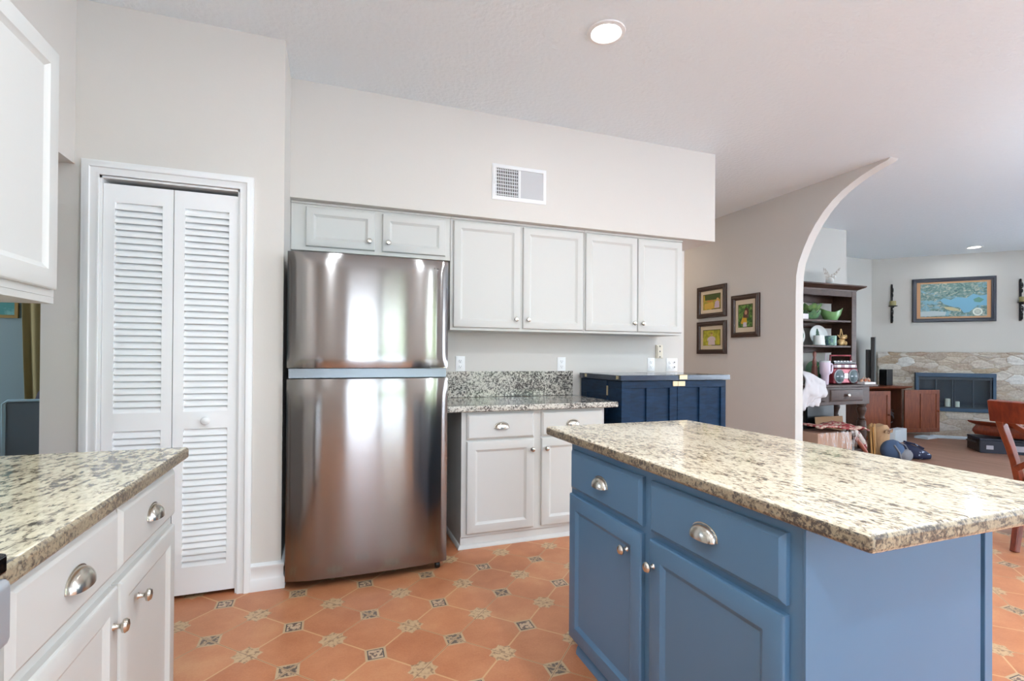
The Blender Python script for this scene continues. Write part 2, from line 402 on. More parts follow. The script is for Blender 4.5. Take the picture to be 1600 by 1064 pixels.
# outward is u x v = (-.7071,-.7071,0): into the room
struct('wall_fireplace', MB().at(FW).box(-.05, 2.85, 0, H, -.12, 0), cool_paint)
struct('wall_side', MB().box(10.5, 10.62, -2.75, -1.7, 0, H).box(10.5, 10.62, 2.7, 3.95, 0, H).box(10.5, 10.62, -1.7, 2.7, 0, .25).box(10.5, 10.62, -1.7, 2.7, 2.35, H), cool_paint)
struct('wall_rear', MB().box(-1.245, -.02, -2.72, -2.6, 0, H).box(1.58, 2.6, -2.72, -2.6, 0, H).box(4.4, 7.1, -2.72, -2.6, 0, H).box(9.0, 10.62, -2.72, -2.6, 0, H).box(7.1, 9.0, -2.72, -2.6, 2.2, H)
       .box(-.02, 1.58, -2.72, -2.6, 2.1, H).box(2.6, 4.4, -2.72, -2.6, 0, .8).box(2.6, 4.4, -2.72, -2.6, 2.1, H), wall_paint)
struct('wall_dining', MB().box(-4.5, -1.135, 5.2, 5.3, 0, H).box(-4.5, -1.245, .9, 1.0, 0, H)
       .box(-4.62, -4.5, .9, 2.95, 0, H).box(-4.62, -4.5, 4.65, 5.3, 0, H).box(-4.62, -4.5, 2.95, 4.65, 0, .75).box(-4.62, -4.5, 2.95, 4.65, 2.25, H), dine_paint)
def window(n, M, w, h, nm=1, door=False):
    """frame, mullions and panes in the opening; M: local x along, y up, z out of the wall"""
    m = MB().at(M); t = .055
    m.box(0, w, 0, t, -.09, -.02).box(0, w, h-t, h, -.09, -.02).box(0, t, 0, h, -.09, -.02).box(w-t, w, 0, h, -.09, -.02)
    for k in range(1, nm+1): m.box(w*k/(nm+1)-.04, w*k/(nm+1)+.04, 0, h, -.085, -.025)
    if not door: m.box(0, w, h*.5-.02, h*.5+.02, -.08, -.03)
    o = struct(('door_%d' if door else 'window_%d') % n, m, mat('bronze_door_frame', (62, 52, 46), .45) if door else trimw)
    obj('pane', MB().at(M).box(t, w-t, t, h-t, -.06, -.055), glass(), o)
window(2, fr((-.02, -2.6, 0), (1, 0, 0), (0, 0, 1)) @ Matrix.Translation((0, 0, .12)), 1.6, 2.1, 1, True)
window(1, fr((2.6, -2.6, .8), (1, 0, 0), (0, 0, 1)) @ Matrix.Translation((0, 0, .12)), 1.8, 1.3, 1)
window(2, fr((10.5, -1.7, .25), (0, 1, 0), (0, 0, 1)), 4.4, 2.1, 2)
window(3, fr((7.1, -2.6, 0), (1, 0, 0), (0, 0, 1)) @ Matrix.Translation((0, 0, .12)), 1.9, 2.2, 1, True)  # unseen door, added to let more daylight into the living room
window(4, fr((-4.62, 2.95, .75), (0, 1, 0), (0, 0, 1)) @ Matrix.Translation((0, 0, .12)), 1.7, 1.5, 1)
# outside, seen only mirrored in the steel and stone
lawn = MB().box(-14, 24, -16, -2.75, -.25, -.13).box(10.7, 24, -2.75, 12, -.25, -.13)
struct('ground_patio', lawn, mat('pale_patio', (198, 204, 208), .8, var=(2, (184, 190, 194), .4, .6)))  # pale paving chosen to bounce neutral light up to the ceiling
def hedge_bump(a, t): return 1+.16*noise.noise((a*3, t*6, 1.3))
hb = MB()
for k in range(6): hb.ell((2.6+k*1.5, -12.5-.6*(k % 2), .9), 1.2, .9, 1.4+.7*((k*7) % 3), 16, 10, hedge_bump)
o = obj('hedge', hb, mat('hedge_green', (66, 84, 60), .8, var=(6, (112, 126, 96), .35, .65)))
tag(o, 'green garden hedge outside behind the sliding door', 'hedge', kind='stuff')

# baseboards and door casing
BB = [(0, 0), (.020, 0), (.020, .055), (.016, .062), (.013, .070), (.013, .112), (.017, .118), (.017, .128), (.009, .136), (0, .140)]
struct('baseboard_pantry', MB().run([(-.378, 2.872), (-.235, 2.872), (-.235, 3.62)], BB), trimw)
struct('baseboard_pantry_left', MB().run([(-1.245, 2.872), (-1.092, 2.872)], BB), trimw)
struct('baseboard_arch', MB().run([(4.312, 6.2), (4.312, 3.657), (4.412, 3.657), (4.412, 4.58)], BB), trimw)
struct('baseboard_back', MB().run([(1.81, 3.64), (2.955, 3.64), (2.955, 6.2)], BB), trimw)
cas = [(.0, 0), (.0, .012), (.006, .014), (.012, .012), (.030, .016), (.034, .022), (.052, .022), (.058, .018), (.064, .018), (.064, 0)]
cm = MB().at(FRONT(0, 2.872, 0)); x0, x1, zt = -1.03, -.44, 2.062
cm.loft([[(x0-o, 0, d) for o, d in cas], [(x0-o, zt+o, d) for o, d in cas], [(x1+o, zt+o, d) for o, d in cas], [(x1+o, 0, d) for o, d in cas]])
struct('trim_1', cm, trimw)
# jamb lining
struct('trim_2', MB().box(-1.03, -1.02, 2.872, 2.98, 0, 2.06).box(-.45, -.44, 2.872, 2.98, 0, 2.06).box(-1.03, -.44, 2.872, 2.98, 2.05, 2.062), trimw)
struct('pantry_shade_sheet', MB().box(-1.13, -.35, 3.30, 3.32, 0, 2.5), dark)  # dark sheet painted in place of the shade inside the pantry

# louvred bifold pantry door
bif = thing('door_1', 'white louvred bifold pantry door in a white casing beside the steel fridge', 'door', (-.735, 2.90, 0)); bif['kind'] = 'structure'
def leaf(x0, x1):
    m = MB(); y0, y1 = 2.882, 2.910; st = .045; z0, z1 = .022, 2.028
    m.box(x0, x0+st, y0, y1, z0, z1).box(x1-st, x1, y0, y1, z0, z1)
    m.box(x0+st, x1-st, y0, y1, z1-.085, z1).box(x0+st, x1-st, y0, y1, .845, .93).box(x0+st, x1-st, y0, y1, z0, z0+.135)
    for a, b in ((.93, z1-.085), (z0+.135, .845)):
        n = round((b-a)/.0318); p = (b-a)/n
        for k in range(n):
            z = a+p*(k+.5)
            m.add([(x, y, zz) for x in (x0+st, x1-st) for y, zz in ((y0+.001, z-.019), (y0+.001, z-.012), (y1-.003, z+.019), (y1-.003, z+.012))],
                  [(0, 1, 2, 3), (4, 7, 6, 5), (0, 4, 5, 1), (1, 5, 6, 2), (2, 6, 7, 3), (3, 7, 4, 0)])
    return m
louvre = mat('white_louvre_paint', (245, 246, 247), .4)
obj('door_panel', leaf(-1.018, -.734), louvre, bif)
lf = obj('door_panel', leaf(-.730, -.446), louvre, bif)
obj('knob', MB().at(FRONT(-.585, 2.882, .885)).lathe([(.007, 0), (.007, .010), (.016, .014), (.021, .022), (.017, .030), (.006, .034)], 20), trimw, lf)

# ------------------------------------------------------------------ cabinets
def knob_mb(M): return MB().at(M).lathe([(.009, 0), (.0065, .003), (.0055, .013), (.009, .017), (.0155, .020), (.0165, .025), (.013, .030), (.004, .0325)], 22)
def cup_mb(M, w=.094, h=.036, c=.026):
    m = MB().at(M); nu, nv = 22, 10
    g = lambda i, j: (w/2*math.cos(PI*(1-i)), h*math.sin(PI*i)**.8*math.cos(PI/2*j*1.06)-h*.35, .001+c*math.sin(PI*i)**.7*math.sin(PI/2*j*1.06))
    m.grid(g, nu, nv)
    m.loft([[(w/2*1.06*math.cos(PI-PI*i/nu), h*1.08*math.sin(PI*i/nu)**.8-h*.35, z) for i in range(nu+1)] for z in (.0002, .0016)])
    return m
def door_prof(t=.02, rail=.055): return [(0, 0), (0, t-.006), (.003, t-.002), (.008, t), (rail-.004, t), (rail, t-.003), (rail+.005, t-.006), (rail+.012, t-.0095)]
DRW = lambda t=.02: [(0, 0), (0, t-.009), (.004, t-.006), (.006, t-.004), (.013, t)]
def add_door(parent, M, w, h, m, knob=None, rail=.055):
    d = obj('door', MB().at(M).rect(w, h, door_prof(.02, rail)), m, parent, smooth=22)
    if knob: obj('knob', knob_mb(M @ Matrix.Translation((knob[0], knob[1], .0195))), nickel, d)
    return d
def add_drawer(parent, M, w, h, m, cup=True):
    d = obj('drawer', MB().at(M).rect(w, h, DRW()), m, parent, smooth=22)
    if cup: obj('handle', cup_mb(M @ Matrix.Translation((w/2, h/2, .0198))), nickel, d)
    return d

# wall cabinets under the soffit: the face frames stand at y 3.315, the doors at 3.295
YF = 3.315
def wall_cab(name, label, x0, x1, z0, doors):
    t = thing(name, label, 'cabinet', ((x0+x1)/2, 3.47, z0))
    m = MB().box(x0, x1, YF, 3.638, z0, 2.160)
    m.box(x0, x1, YF-.012, YF, 2.146, 2.160)
    obj('body', m, white, t, bev=.0015)
    for a, b, c, d, kx in doors:
        w, h = b-a, d-c
        kz = .065 if h > .4 else .055
        add_door(t, FRONT(a, YF, c), w, h, white, (w-.035 if kx else .035, kz), .052 if h > .4 else .048)
    return t
wall_cab('wall_cabinet', 'short white two-door wall cabinet above the steel fridge', -.233, .757, 1.862, [(-.148, .262, 1.888, 2.130, 1), (.310, .722, 1.888, 2.130, 0)])
wall_cab('wall_cabinet', 'tall white two-door wall cabinet next to the fridge, over the granite backsplash', .759, 1.774, 1.393, [(.779, 1.262, 1.412, 2.136, 1), (1.285, 1.764, 1.412, 2.136, 0)])
wall_cab('wall_cabinet', 'tall white two-door wall cabinet at the soffit end, above the navy chest', 1.776, 2.668, 1.393, [(1.787, 2.236, 1.412, 2.137, 1), (2.243, 2.658, 1.412, 2.137, 0)])

# base cabinet with its granite top
bc = thing('base_cabinet', 'white base cabinet with two drawers and two doors right of the fridge', 'cabinet', (1.29, 3.34, 0))
obj('body', MB().box(.777, 1.800, 3.05, 3.636, .075, .866), white, bc, bev=.0015)
obj('plinth', MB().box(.777, 1.800, 3.062, 3.63, 0, .075).run([(.777, 3.63), (.777, 3.062), (1.800, 3.062)], [(0, 0), (-.0, .0), (.018, 0), (.018, .006), (.012, .016), (.004, .022), (0, .024)]), white, bc)
for a, b in ((.810, 1.266), (1.320, 1.776)):
    add_drawer(bc, FRONT(a, 3.05, .688), b-a, .162, white)
    add_door(bc, FRONT(a, 3.05, .096), b-a, .580, white, (.437 if a < 1 else .030, .512), .058)
bt = thing('countertop', 'speckled grey granite countertop with backsplash on the white base cabinet', 'countertop', (1.27, 3.31, .867))
obj('slab', MB().slab(.655, 1.884, 2.995, 3.638, .867, .906), [gr_back, gr_back_edge], bt, bev=.009, seg=3)
obj('backsplash', MB().box(.655, 1.846, 3.618, 3.638, .907, 1.100), gr_back, bt, bev=.002)

# left run: base cabinets, worktop and wall cabinet on the left wall
lb = thing('base_cabinet', 'white base cabinet with cup pulls under the left-hand granite worktop', 'cabinet', (-.80, 1.44, 0))
obj('body', MB().box(-1.122, -.495, .935, 1.940, .10, .866), white, lb, bev=.0015)
obj('plinth', MB().box(-1.122, -.56, .935, 1.930, 0, .10), white, lb)
for a, b, k in ((1.468, 1.922, 0), (1.022, 1.456, 1)):
    add_drawer(lb, EAST(-.495, a, .690), b-a, .152, white)
    add_door(lb, EAST(-.495, a, .115), b-a, .545, white, ((b-a)-.032 if k else .118, .46) if k else (.118, .46), .055)
lt = tag(obj('countertop', MB().slab(-1.123, -.446, .936, 1.958, .867, .906), [gr_left, gr_edge], bev=.010, seg=3), 'cream and grey granite worktop at left in front of the pantry door', 'countertop')
ul = thing('wall_cabinet', 'white wall cabinet on the left wall, above the left granite worktop', 'cabinet', (-.96, 1.45, 1.372))
obj('body', MB().box(-1.123, -.812, .98, 1.948, 1.392, 2.13).box(-1.123, -.806, .98, 1.948, 2.13, 2.150).box(-1.123, -.812, .98, 1.948, 1.372, 1.392), white, ul, bev=.002)
add_door(ul, EAST(-.812, 1.462, 1.414), .463, .728, white, (.04, .05), .060)
add_door(ul, EAST(-.812, .99, 1.414), .463, .728, white, (.42, .05), .060)
# range at the left picture edge
rg = thing('range', 'stainless range with black glass top at the end of the left worktop', 'range', (-.78, .55, 0))
obj('body', MB().box(-1.12, -.47, .175, .928, .02, .90), black, rg, bev=.004)
obj('cooktop', MB().box(-1.12, -.435, .175, .928, .901, .932), mat('black_glass', (8, 8, 9), .06), rg, bev=.006)
obj('control_panel', MB().box(-.469, -.428, .18, .926, .80, .898), mat('silver_panel', (168, 172, 178), .35, .4), rg, bev=.012, seg=3)
obj('oven_door', MB().box(-.469, -.445, .18, .926, .16, .79), steel, rg, bev=.006)
obj('handle', MB().tube([(-.40, .22, .74), (-.40, .89, .74)], .011, 10).tube([(-.446, .25, .74), (-.40, .25, .74)], .008).tube([(-.446, .86, .74), (-.40, .86, .74)], .008), steel, rg)

# island
ic = thing('island_cabinet', 'blue island cabinet with two drawers, two doors and a plain end panel', 'cabinet', (1.28, 1.34, 0))
obj('body', MB().box(.960, 1.570, .792, 1.886, .055, .866), blue, ic, bev=.0015)
obj('end_panel', MB().box(.957, 1.562, .784, .791, .055, .866), blue, ic, bev=.001)
obj('corner_post', MB().box(1.5725, 1.604, .780, 1.886, .0, .866), blue, ic, bev=.002)
obj('plinth', MB().box(.985, 1.570, .83, 1.83, 0, .055).run([(.985, 1.83), (.985, .83)][::-1], [(0, 0), (-.03, 0), (-.03, .012), (-.024, .03), (-.012, .04), (0, .044)]), blue, ic)
for a, b in ((1.864, 1.364), (1.318, .826)):
    add_drawer(ic, WEST(.960, a, .672), a-b, .160, blue)
    add_door(ic, WEST(.960, a+(.008 if a > 1.5 else 0), .058), a-b+(.008 if a > 1.5 else 0), .592, blue, (.430 if a > 1.5 else .000+.006+.0, .515) if a > 1.5 else (.022, .515), .060)
tag(obj('island_countertop', MB().slab(.908, 1.686, .612, 2.045, .867, .906), [gr_island, gr_edge], bev=.012, seg=3), 'large cream speckled granite top on the blue island', 'countertop')

# ------------------------------------------------------------------ refrigerator
fg = thing('refrigerator', 'stainless steel top-freezer refrigerator between the pantry door and white cabinets', 'refrigerator', (.21, 3.2, 0))
obj('body', MB().box(-.20, .622, 2.872, 3.58, .05, 1.745), mat('grey_fridge_side', (92, 92, 94), .5), fg, bev=.004)
def fridge_door(z0, z1):
    m = MB(); x0, x1 = -.211, .630; nu, nv = 40, 24
    def f(i, j):
        a, b = 2*i-1, 2*j-1
        d = .020*(1-abs(a)**2.4)+.014*(1-abs(a)**7)+.008*(1-abs(b)**12)*(1-abs(a)**10)
        return (x0+(x1-x0)*i, 2.800-d, z0+(z1-z0)*j)
    m.grid(f, nu, nv)
    ring = [f(i/nu, 0) for i in range(nu)]+[f(1, j/nv) for j in range(nv)]+[f(1-i/nu, 1) for i in range(nu)]+[f(0, 1-j/nv) for j in range(nv)]
    back = [(p[0], 2.868, p[2]) for p in ring]
    m.loft([ring, back], False, True)
    return m
fd = obj('freezer_door', fridge_door(1.150, 1.752), steel, fg, smooth=50)
obj('logo', MB().box(.545, .551, 2.7745, 2.7790, 1.703, 1.711).box(.556, .572, 2.7770, 2.7815, 1.703, 1.708), mat('grey_print', (96, 94, 92), .5), fd)
obj('fridge_door', fridge_door(.052, 1.092), steel, fg, smooth=50)
obj('handle_recess', MB().box(-.205, .625, 2.815, 2.87, 1.094, 1.148), steel_dull, fg, bev=.003)
obj('hinge', MB().box(.53, .622, 2.792, 2.86, 1.1485, 1.1535), nickel, fg)
obj('grille', MB().box(-.19, .60, 2.90, 2.94, .012, .049), dark, fg)
for x, y in ((-.12, 3.0), (.585, 2.838)):
    obj('caster', MB().at(fr((x+.012, y, .024), (0, 1, 0), (0, 0, 1))).lathe([(.010, -.026), (.022, -.024), (.024, -.02), (.024, -.004), (.022, 0), (.010, .002)], 20), black, fg)
    obj('caster_bracket', MB().box(x-.012, x+.01, y, y+.06, .03, .052), black, fg)

# ------------------------------------------------------------------ navy trunk bar cabinet
ch = thing('trunk_cabinet', 'navy blue trunk-style wooden cabinet with brass latches by the wall', 'cabinet', (2.38, 3.3, 0))
cx0, cx1, cy, cb = 1.916, 2.836, 3.01, 3.598
obj('body', MB().box(cx0, cx1, 3.20, cb, .035, 1.046), navy, ch, bev=.003)
def slats(M, w, h, t, xs, z0, z1):
    """frame with recessed panels between xs pairs"""
    m = MB().at(M); e = [0]+[v for p in xs for v in p]+[w]
    m.box(0, w, 0, z0, 0, t).box(0, w, z1, h, 0, t)
    for a, b in zip(e[0::2], e[1::2]): m.box(a, b, z0, z1, 0, t)
    m.box(.012, w-.012, z0-.004, z1+.004, .002, t-.014)
    return m
hd = 1.006
d1 = obj('door', slats(FRONT(cx0, 3.196, .04), .470, hd, .186, [(.075, .205), (.268, .405)], .09, .955), navy, ch, bev=.002)
d2 = obj('door', slats(FRONT(2.390, 3.196, .04), cx1-2.390, hd, .186, [(.058, .198), (.262, .400)], .09, .955), navy, ch, bev=.002)
obj('side_panel', slats(fr((cx0, cb, .04), (0, -1, 0), (0, 0, 1)), .395, hd, .006, [(.10, .28)], .09, .90), navy, ch, bev=.0015)
lid = obj('lid', MB().box(1.897, 2.858, 2.990, 3.602, 1.050, 1.0865).box(1.93, 2.36, 3.03, 3.57, 1.0865, 1.0875).box(2.40, 2.82, 3.03, 3.57, 1.0865, 1.0875), wood('navy_gloss_top', (26, 40, 60), (40, 58, 80), .16, (3, 3, 18), .5), ch, bev=.004)
obj('latch', MB().box(2.385, 2.455, 2.982, 2.990, 1.056, 1.086).box(2.385, 2.455, 2.982, 3.03, 1.0866, 1.089), brass, lid, bev=.001)
obj('latch', MB().box(2.345, 2.3885, 3.002, 3.0095, 1.006, 1.042), brass, d1, bev=.001)
obj('latch', MB().box(2.3915, 2.452, 3.002, 3.0095, 1.006, 1.042), brass, d2, bev=.001)
for z in (.97, .55, .12): obj('hinge', MB().box(cx0-.006, cx0-.0005, 3.19, 3.206, z-.035, z+.035), brass, ch)
for y in (3.02, 3.48): obj('corner_bracket', MB().box(1.8945, 1.8968, y, y+.03, 1.06, 1.083), brass, lid)
for x in (cx0+.06, cx1-.06):
    for y in (3.09, 3.52): obj('foot', MB().cyl((x, y, 0), .028, .034), black, ch)

# ------------------------------------------------------------------ wall things in the kitchen
vt = thing('air_vent', 'white metal air vent grille high on the soffit', 'vent', (1.233, 3.25, 2.295))
M = FRONT(1.031, 3.25, 2.294); w, h = .404, .246
vm = MB().at(M); vm.loft([[(i, i, d), (w-i, i, d), (w-i, h-i, d), (i, h-i, d)] for i, d in ((0, 0), (0, .004), (.006, .008), (.026, .010), (.028, .004), (.028, .0005))], True, False)
vm.box(.194, .206, .028, h-.028, .001, .009)
obj('frame', vm, trimw, vt)
obj('opening', MB().at(M).box(.0285, .194, .0285, h-.0285, .0003, .0009), dark, vt)  # dark plate in place of the shaded duct behind the louvers
bl = MB().at(M)
for k in range(13): x = .030+.1640*k/12.6; bl.box(x, x+.0042, .028, h-.028, .003, .009)
for k in range(8): z = .036+.024*k; bl.box(.028, .194, z, z+.005, .0012, .003)
obj('louvers', bl, trimw, vt)
bl = MB().at(M)
for k in range(13):
    x = .207+.0132*k; bl.add([(x, .028, .002), (x+.0128, .028, .0065), (x+.0128, h-.028, .0065), (x, h-.028, .002)], [(0, 1, 2, 3)])
obj('louvers', bl, mat('vent_grey', (205, 206, 208), .45), vt)
obj('lever', MB().at(M).box(.013, .018, .105, .135, .010, .016), trimw, vt)

plate = mat('white_plate', (244, 244, 244), .3); slot = mat('slot_dark', (60, 58, 56), .5)
def outlet(label, x, z, gang=1, sw=False):
    t = thing('wall_outlet' if not sw else 'switch_plate', label, 'outlet' if not sw else 'switch', (x, 3.638, z))
    w = .072 if gang == 1 else .116; M = FRONT(x-w/2, 3.640, z-.057)
    obj('plate', MB().at(M).rect(w, .114, [(0, 0), (0, .003), (.004, .0055)]), plate, t)
    for g in range(gang):
        c = w/2 if gang == 1 else .036+.046*g
        for q in (.036, .078):
            r = obj('socket', MB().at(M @ Matrix.Translation((c, q, .0055))).lathe([(.0165, 0), (.0165, .002), (.0155, .0025)], 18), plate, t)
            s_ = MB().at(M @ Matrix.Translation((c, q, .0078)))
            if not sw or g == 0: s_.box(-.0085, -.006, -.001, .008, 0, .0004).box(.006, .0085, -.001, .008, 0, .0004).box(-.0025, .0025, -.010, -.005, 0, .0004)
            else: s_.box(-.005, .005, -.004, .006, 0, .004)
            obj('slots', s_, slot, r)
    return t
outlet('white wall outlet nearest the fridge, above the granite backsplash', .914, 1.158)
outlet('white wall outlet above the right end of the granite backsplash', 1.752, 1.155)
outlet('single white wall outlet behind the navy trunk cabinet', 2.608, 1.152)
outlet('double-wide white outlet plate behind the navy trunk cabinet', 2.826, 1.150, 2, True)
pj = thing('phone_jack_plate', 'beige phone mounting plate on the wall above the outlets', 'wall plate', (2.69, 3.636, 1.26))
beige = mat('beige_plastic', (226, 216, 196), .4)
M = FRONT(2.655, 3.640, 1.206)
obj('plate', MB().at(M).rect(.066, .116, [(0, 0), (0, .014), (.006, .018)]), beige, pj)
obj('post', MB().at(M).box(.006, .018, .010, .108, .018, .024), beige, pj, bev=.002)
for q in (.012, .060, .104): obj('socket', MB().at(M).box(.029, .039, q-.006, q+.006, .0178, .0188), slot, pj)

def can(label, x, y):
    t = thing('recessed_light', label, 'ceiling light', (x, y, H))
    obj('trim_ring', MB().at(fr((x, y, H), (1, 0, 0), (0, -1, 0))).loft([[(r*math.cos(2*PI*i/36), r*math.sin(2*PI*i/36), d) for i in range(36)] for r, d in ((.098, 0), (.096, .006), (.078, .009), (.072, .004), (.070, .001))], False, False), trimw, t)
    obj('diffuser', MB().at(fr((x, y, H), (1, 0, 0), (0, -1, 0))).cyl((0, 0, .0008), .070, .003, 32), mat('lamp_diffuser', (255, 248, 236), .5, emit=14), t)
lab = {0: 'lit recessed ceiling light over the island', 6: 'recessed ceiling light near the fireplace wall'}
for k, (x, y, p) in enumerate(CANS_AND_FILL):
    if k in lab: can(lab[k], x, y)

# two globes out of view, added as fill to brighten the ceiling
def fill_pendant(label, x, y, z, strength):
    t = thing('fill_globe', label, 'fill lamp', (x, y, z))
    m = bpy.data.materials.new('globe_glow'); m.use_nodes = True; b = m.node_tree.nodes['Principled BSDF']
    b.inputs['Base Color'].default_value = (1, 1, 1, 1); b.inputs['Emission Color'].default_value = (.82, .92, 1, 1); b.inputs['Emission Strength'].default_value = strength
    obj('globe', MB().ell((x, y, z), .15, .15, .15, 24, 16), m, t)
    obj('cord', MB().cyl((x, y, z+.149), .008, H-z-.149-.02, 8), black, t)
    obj('canopy', MB().cyl((x, y, H-.02), .06, .02, 20), black, t)
fill_pendant('white fill-light globe, added out of view to the right beyond the island', 5.3, .75, 2.0, 66)
fill_pendant('white fill-light globe, added out of view behind the camera', 2.6, -1.5, 2.05, 66)

# framed photographs on the tan wall
framew = wood('dark_frame_wood', (44, 26, 20), (62, 40, 32), .3, (20, 20, 20), .3)
matb = mat('cream_mat_board', (214, 200, 176), .8)
def framed(label, y0, y1, z0, z1, bg, shapes, mw):
    t = thing('framed_photo', label, 'picture', (4.312, (y0+y1)/2, z0)); w, h = y1-y0, z1-z0
    M = WEST(4.312, y1, z0)
    f = MB().at(M); f.loft([[(i, i, d), (w-i, i, d), (w-i, h-i, d), (i, h-i, d)] for i, d in ((0, 0), (0, .020), (.006, .026), (.020, .024), (.026, .030), (.045, .026), (.055, .014), (.055, .004))], True, False)
    obj('frame', f, framew, t)
    obj('mat_board', MB().at(M).box(.054, w-.054, .054, h-.054, .0045, .0065), matb, t)
    a, b = .055+mw[0], .055+mw[1]; pw, ph = w-2*a, h-2*b
    m = MB().at(M @ Matrix.Translation((a, b, .0066))); m.box(0, pw, 0, ph, 0, .0008); m.m = 1
    m.loft([[(i, i, .0004), (pw-i, i, .0012), (pw-i, ph-i, .0012), (i, ph-i, .0012)] for i in (0, .008)], False, False)
    mats = [bg, mat('photo_edge', (70, 66, 26), .6)]
    for k, (col, poly) in enumerate(shapes):
        m.m = k+2; mats.append(mat('photo_%d_%d_%d' % col, col, .6)); z = .0010+.0002*k
        m.add([(x*pw, y*ph, z) for x, y in poly], [tuple(range(len(poly)))])
    obj('photo', m, mats, t)
circ = lambda cx, cy, rx, ry, n=14: [(cx+rx*math.cos(2*PI*i/n), cy+ry*math.sin(2*PI*i/n)) for i in range(n)]
leaf1 = mat('photo_gold_green', (150, 146, 52), .6, var=(28, (206, 170, 64), .4, .62))
leaf2 = mat('photo_yellow_green', (150, 150, 40), .6, var=(24, (190, 184, 60), .4, .62))
leaf3 = mat('photo_deep_green', (44, 84, 36), .6, var=(34, (112, 150, 70), .42, .6))
framed('dark wood framed photo of people in golden grass, upper one of the stacked pair', 4.562, 5.045, 1.695, 2.078, leaf1,
       [((66, 84, 34), [(0.12, .62), (.95, .60), (.98, .98), (.1, .98)]), ((196, 176, 190), [(.66, .08), (.94, .08), (.92, .46), (.82, .56), (.70, .46)]), ((206, 160, 96), circ(.84, .62, .07, .09)), ((186, 128, 60), circ(.40, .55, .2, .06)), ((204, 168, 70), [(.08, .06), (.62, .06), (.6, .45), (.1, .4)])], (.040, .042))
framed('dark wood framed photo of a person in white, lower one of the stacked pair', 4.560, 5.045, 1.258, 1.650, leaf2,
       [((212, 196, 196), [(.30, .04), (.70, .04), (.68, .34), (.74, .30), (.70, .50), (.58, .58), (.42, .58), (.28, .48), (.24, .28), (.32, .34)]), ((206, 170, 110), circ(.5, .70, .075, .10)), ((150, 130, 60), circ(.5, .78, .07, .06))], (.042, .046))
framed('dark wood portrait-format photo of a person in yellow, right of the stacked pair', 4.087, 4.482, 1.443, 1.914, leaf3,
       [((208, 166, 52), [(.22, .16), (.62, .16), (.58, .46), (.44, .54), (.32, .46), (.18, .22)]), ((206, 196, 206), [(.34, .03), (.60, .03), (.58, .22), (.36, .22)]), ((84, 56, 44), [(.34, .42), (.72, .40), (.74, .72), (.64, .84), (.48, .82), (.40, .66)]), ((190, 140, 110), circ(.54, .64, .085, .10))], (.040, .052))

# ------------------------------------------------------------------ living room: fireplace wall
sb = MB().at(FW); nx, nz = 90, 44
def stn(i, j):
    x = .075+2.7*i; z = 1.32*j
    if j == 1: z += .018*noise.noise((x*7, 2, 0))
    if i == 0: x += .02*noise.noise((z*9, 5, 0))
    d = .055+.022*noise.noise((x*3.1, z*7.5, .4))+.012*noise.noise((x*9, z*19, 3))
    return (x, z, d)
ix0, ix1, iz0, iz1 = .575, 1.545, .40, .985
for i in range(nx):
    for j in range(nz):
        a = stn(i/nx, j/nz); c = stn((i+1)/nx, (j+1)/nz)
        if ix0 < (a[0]+c[0])/2 < ix1 and iz0 < (a[1]+c[1])/2 < iz1: continue
        sb.add([a, stn((i+1)/nx, j/nz), c, stn(i/nx, (j+1)/nz)], [(0, 1, 2, 3)])
sb.add([(.075, 0, 0), (.075, 1.32, 0), (.075, 1.32, .06), (.075, 0, .06), (2.775, 1.32, 0), (2.775, 1.32, .06)], [(0, 1, 2, 3), (1, 4, 5, 2)])
struct('wall_stone_surround', sb, stone, smooth=60)
fi = thing('fireplace', 'blue-framed glass door fireplace set in the pale stone wall', 'fireplace', tuple(FW @ Vector((1.06, 0, .02))))
fblue = mat('fireplace_blue_metal', (36, 66, 92), .45, .1); fdark = mat('fireplace_dark', (24, 40, 54), .5)
m = MB().at(FW); bw = .04
m.box(.565, 1.555, .93, .992, .03, .115).box(.565, .605, .39, .93, .03, .11).box(1.515, 1.555, .39, .93, .03, .11).box(.565, 1.555, .388, .44, .03, .11)
obj('frame', m, fblue, fi, bev=.004)
m = MB().at(FW).box(.606, 1.514, .441, .929, .012, .020); obj('firebox', m, fdark, fi)
m = MB().at(FW)
for x in (.612, .83, 1.035, 1.06, 1.285, 1.495): m.box(x-.008, x+.008, .445, .925, .085, .097)
m.box(.606, 1.514, .885, .925, .085, .099).box(.606, 1.514, .441, .462, .085, .099)
obj('door_frame', m, fdark, fi)
obj('glass_door', MB().at(FW).box(.607, 1.513, .463, .884, .089, .092), glass('fireplace_glass', .02, (236, 242, 246)), fi)
for k, (x, r, h, l) in enumerate(((.985, .036, .145, 'taller cream candle behind the fireplace glass'), (1.10, .034, .105, 'shorter cream candle behind the fireplace glass'))):
    c = thing('pillar_candle', l, 'candle', tuple(FW @ Vector((x, .463, .052))))
    Mc = Matrix.Translation(FW @ Vector((x, .442, .052)))
    obj('candle_body', MB().at(Mc).lathe([(r, 0), (r, h-.006), (r*.9, h), (r*.5, h-.006)], 18), mat('cream_wax', (240, 232, 206), .6), c)
    obj('wick', MB().at(Mc).cyl((0, 0, h-.006), .0018, .014, 6), black, c)
mp = thing('framed_map', 'wide framed shaded-relief map of a bay hung above the fireplace', 'picture', tuple(FW @ Vector((1.062, 1.80, 0))))
M = FW @ Matrix.Translation((.543, 1.803, .002)); w, h = 1.04, .702
f = MB().at(M); f.loft([[(i, i, d), (w-i, i, d), (w-i, h-i, d), (i, h-i, d)] for i, d in ((0, 0), (0, .022), (.010, .030), (.034, .030), (.044, .022), (.058, .020), (.060, .005))], True, False)
obj('frame', f, mat('blue_black_frame', (38, 42, 54), .35), mp)
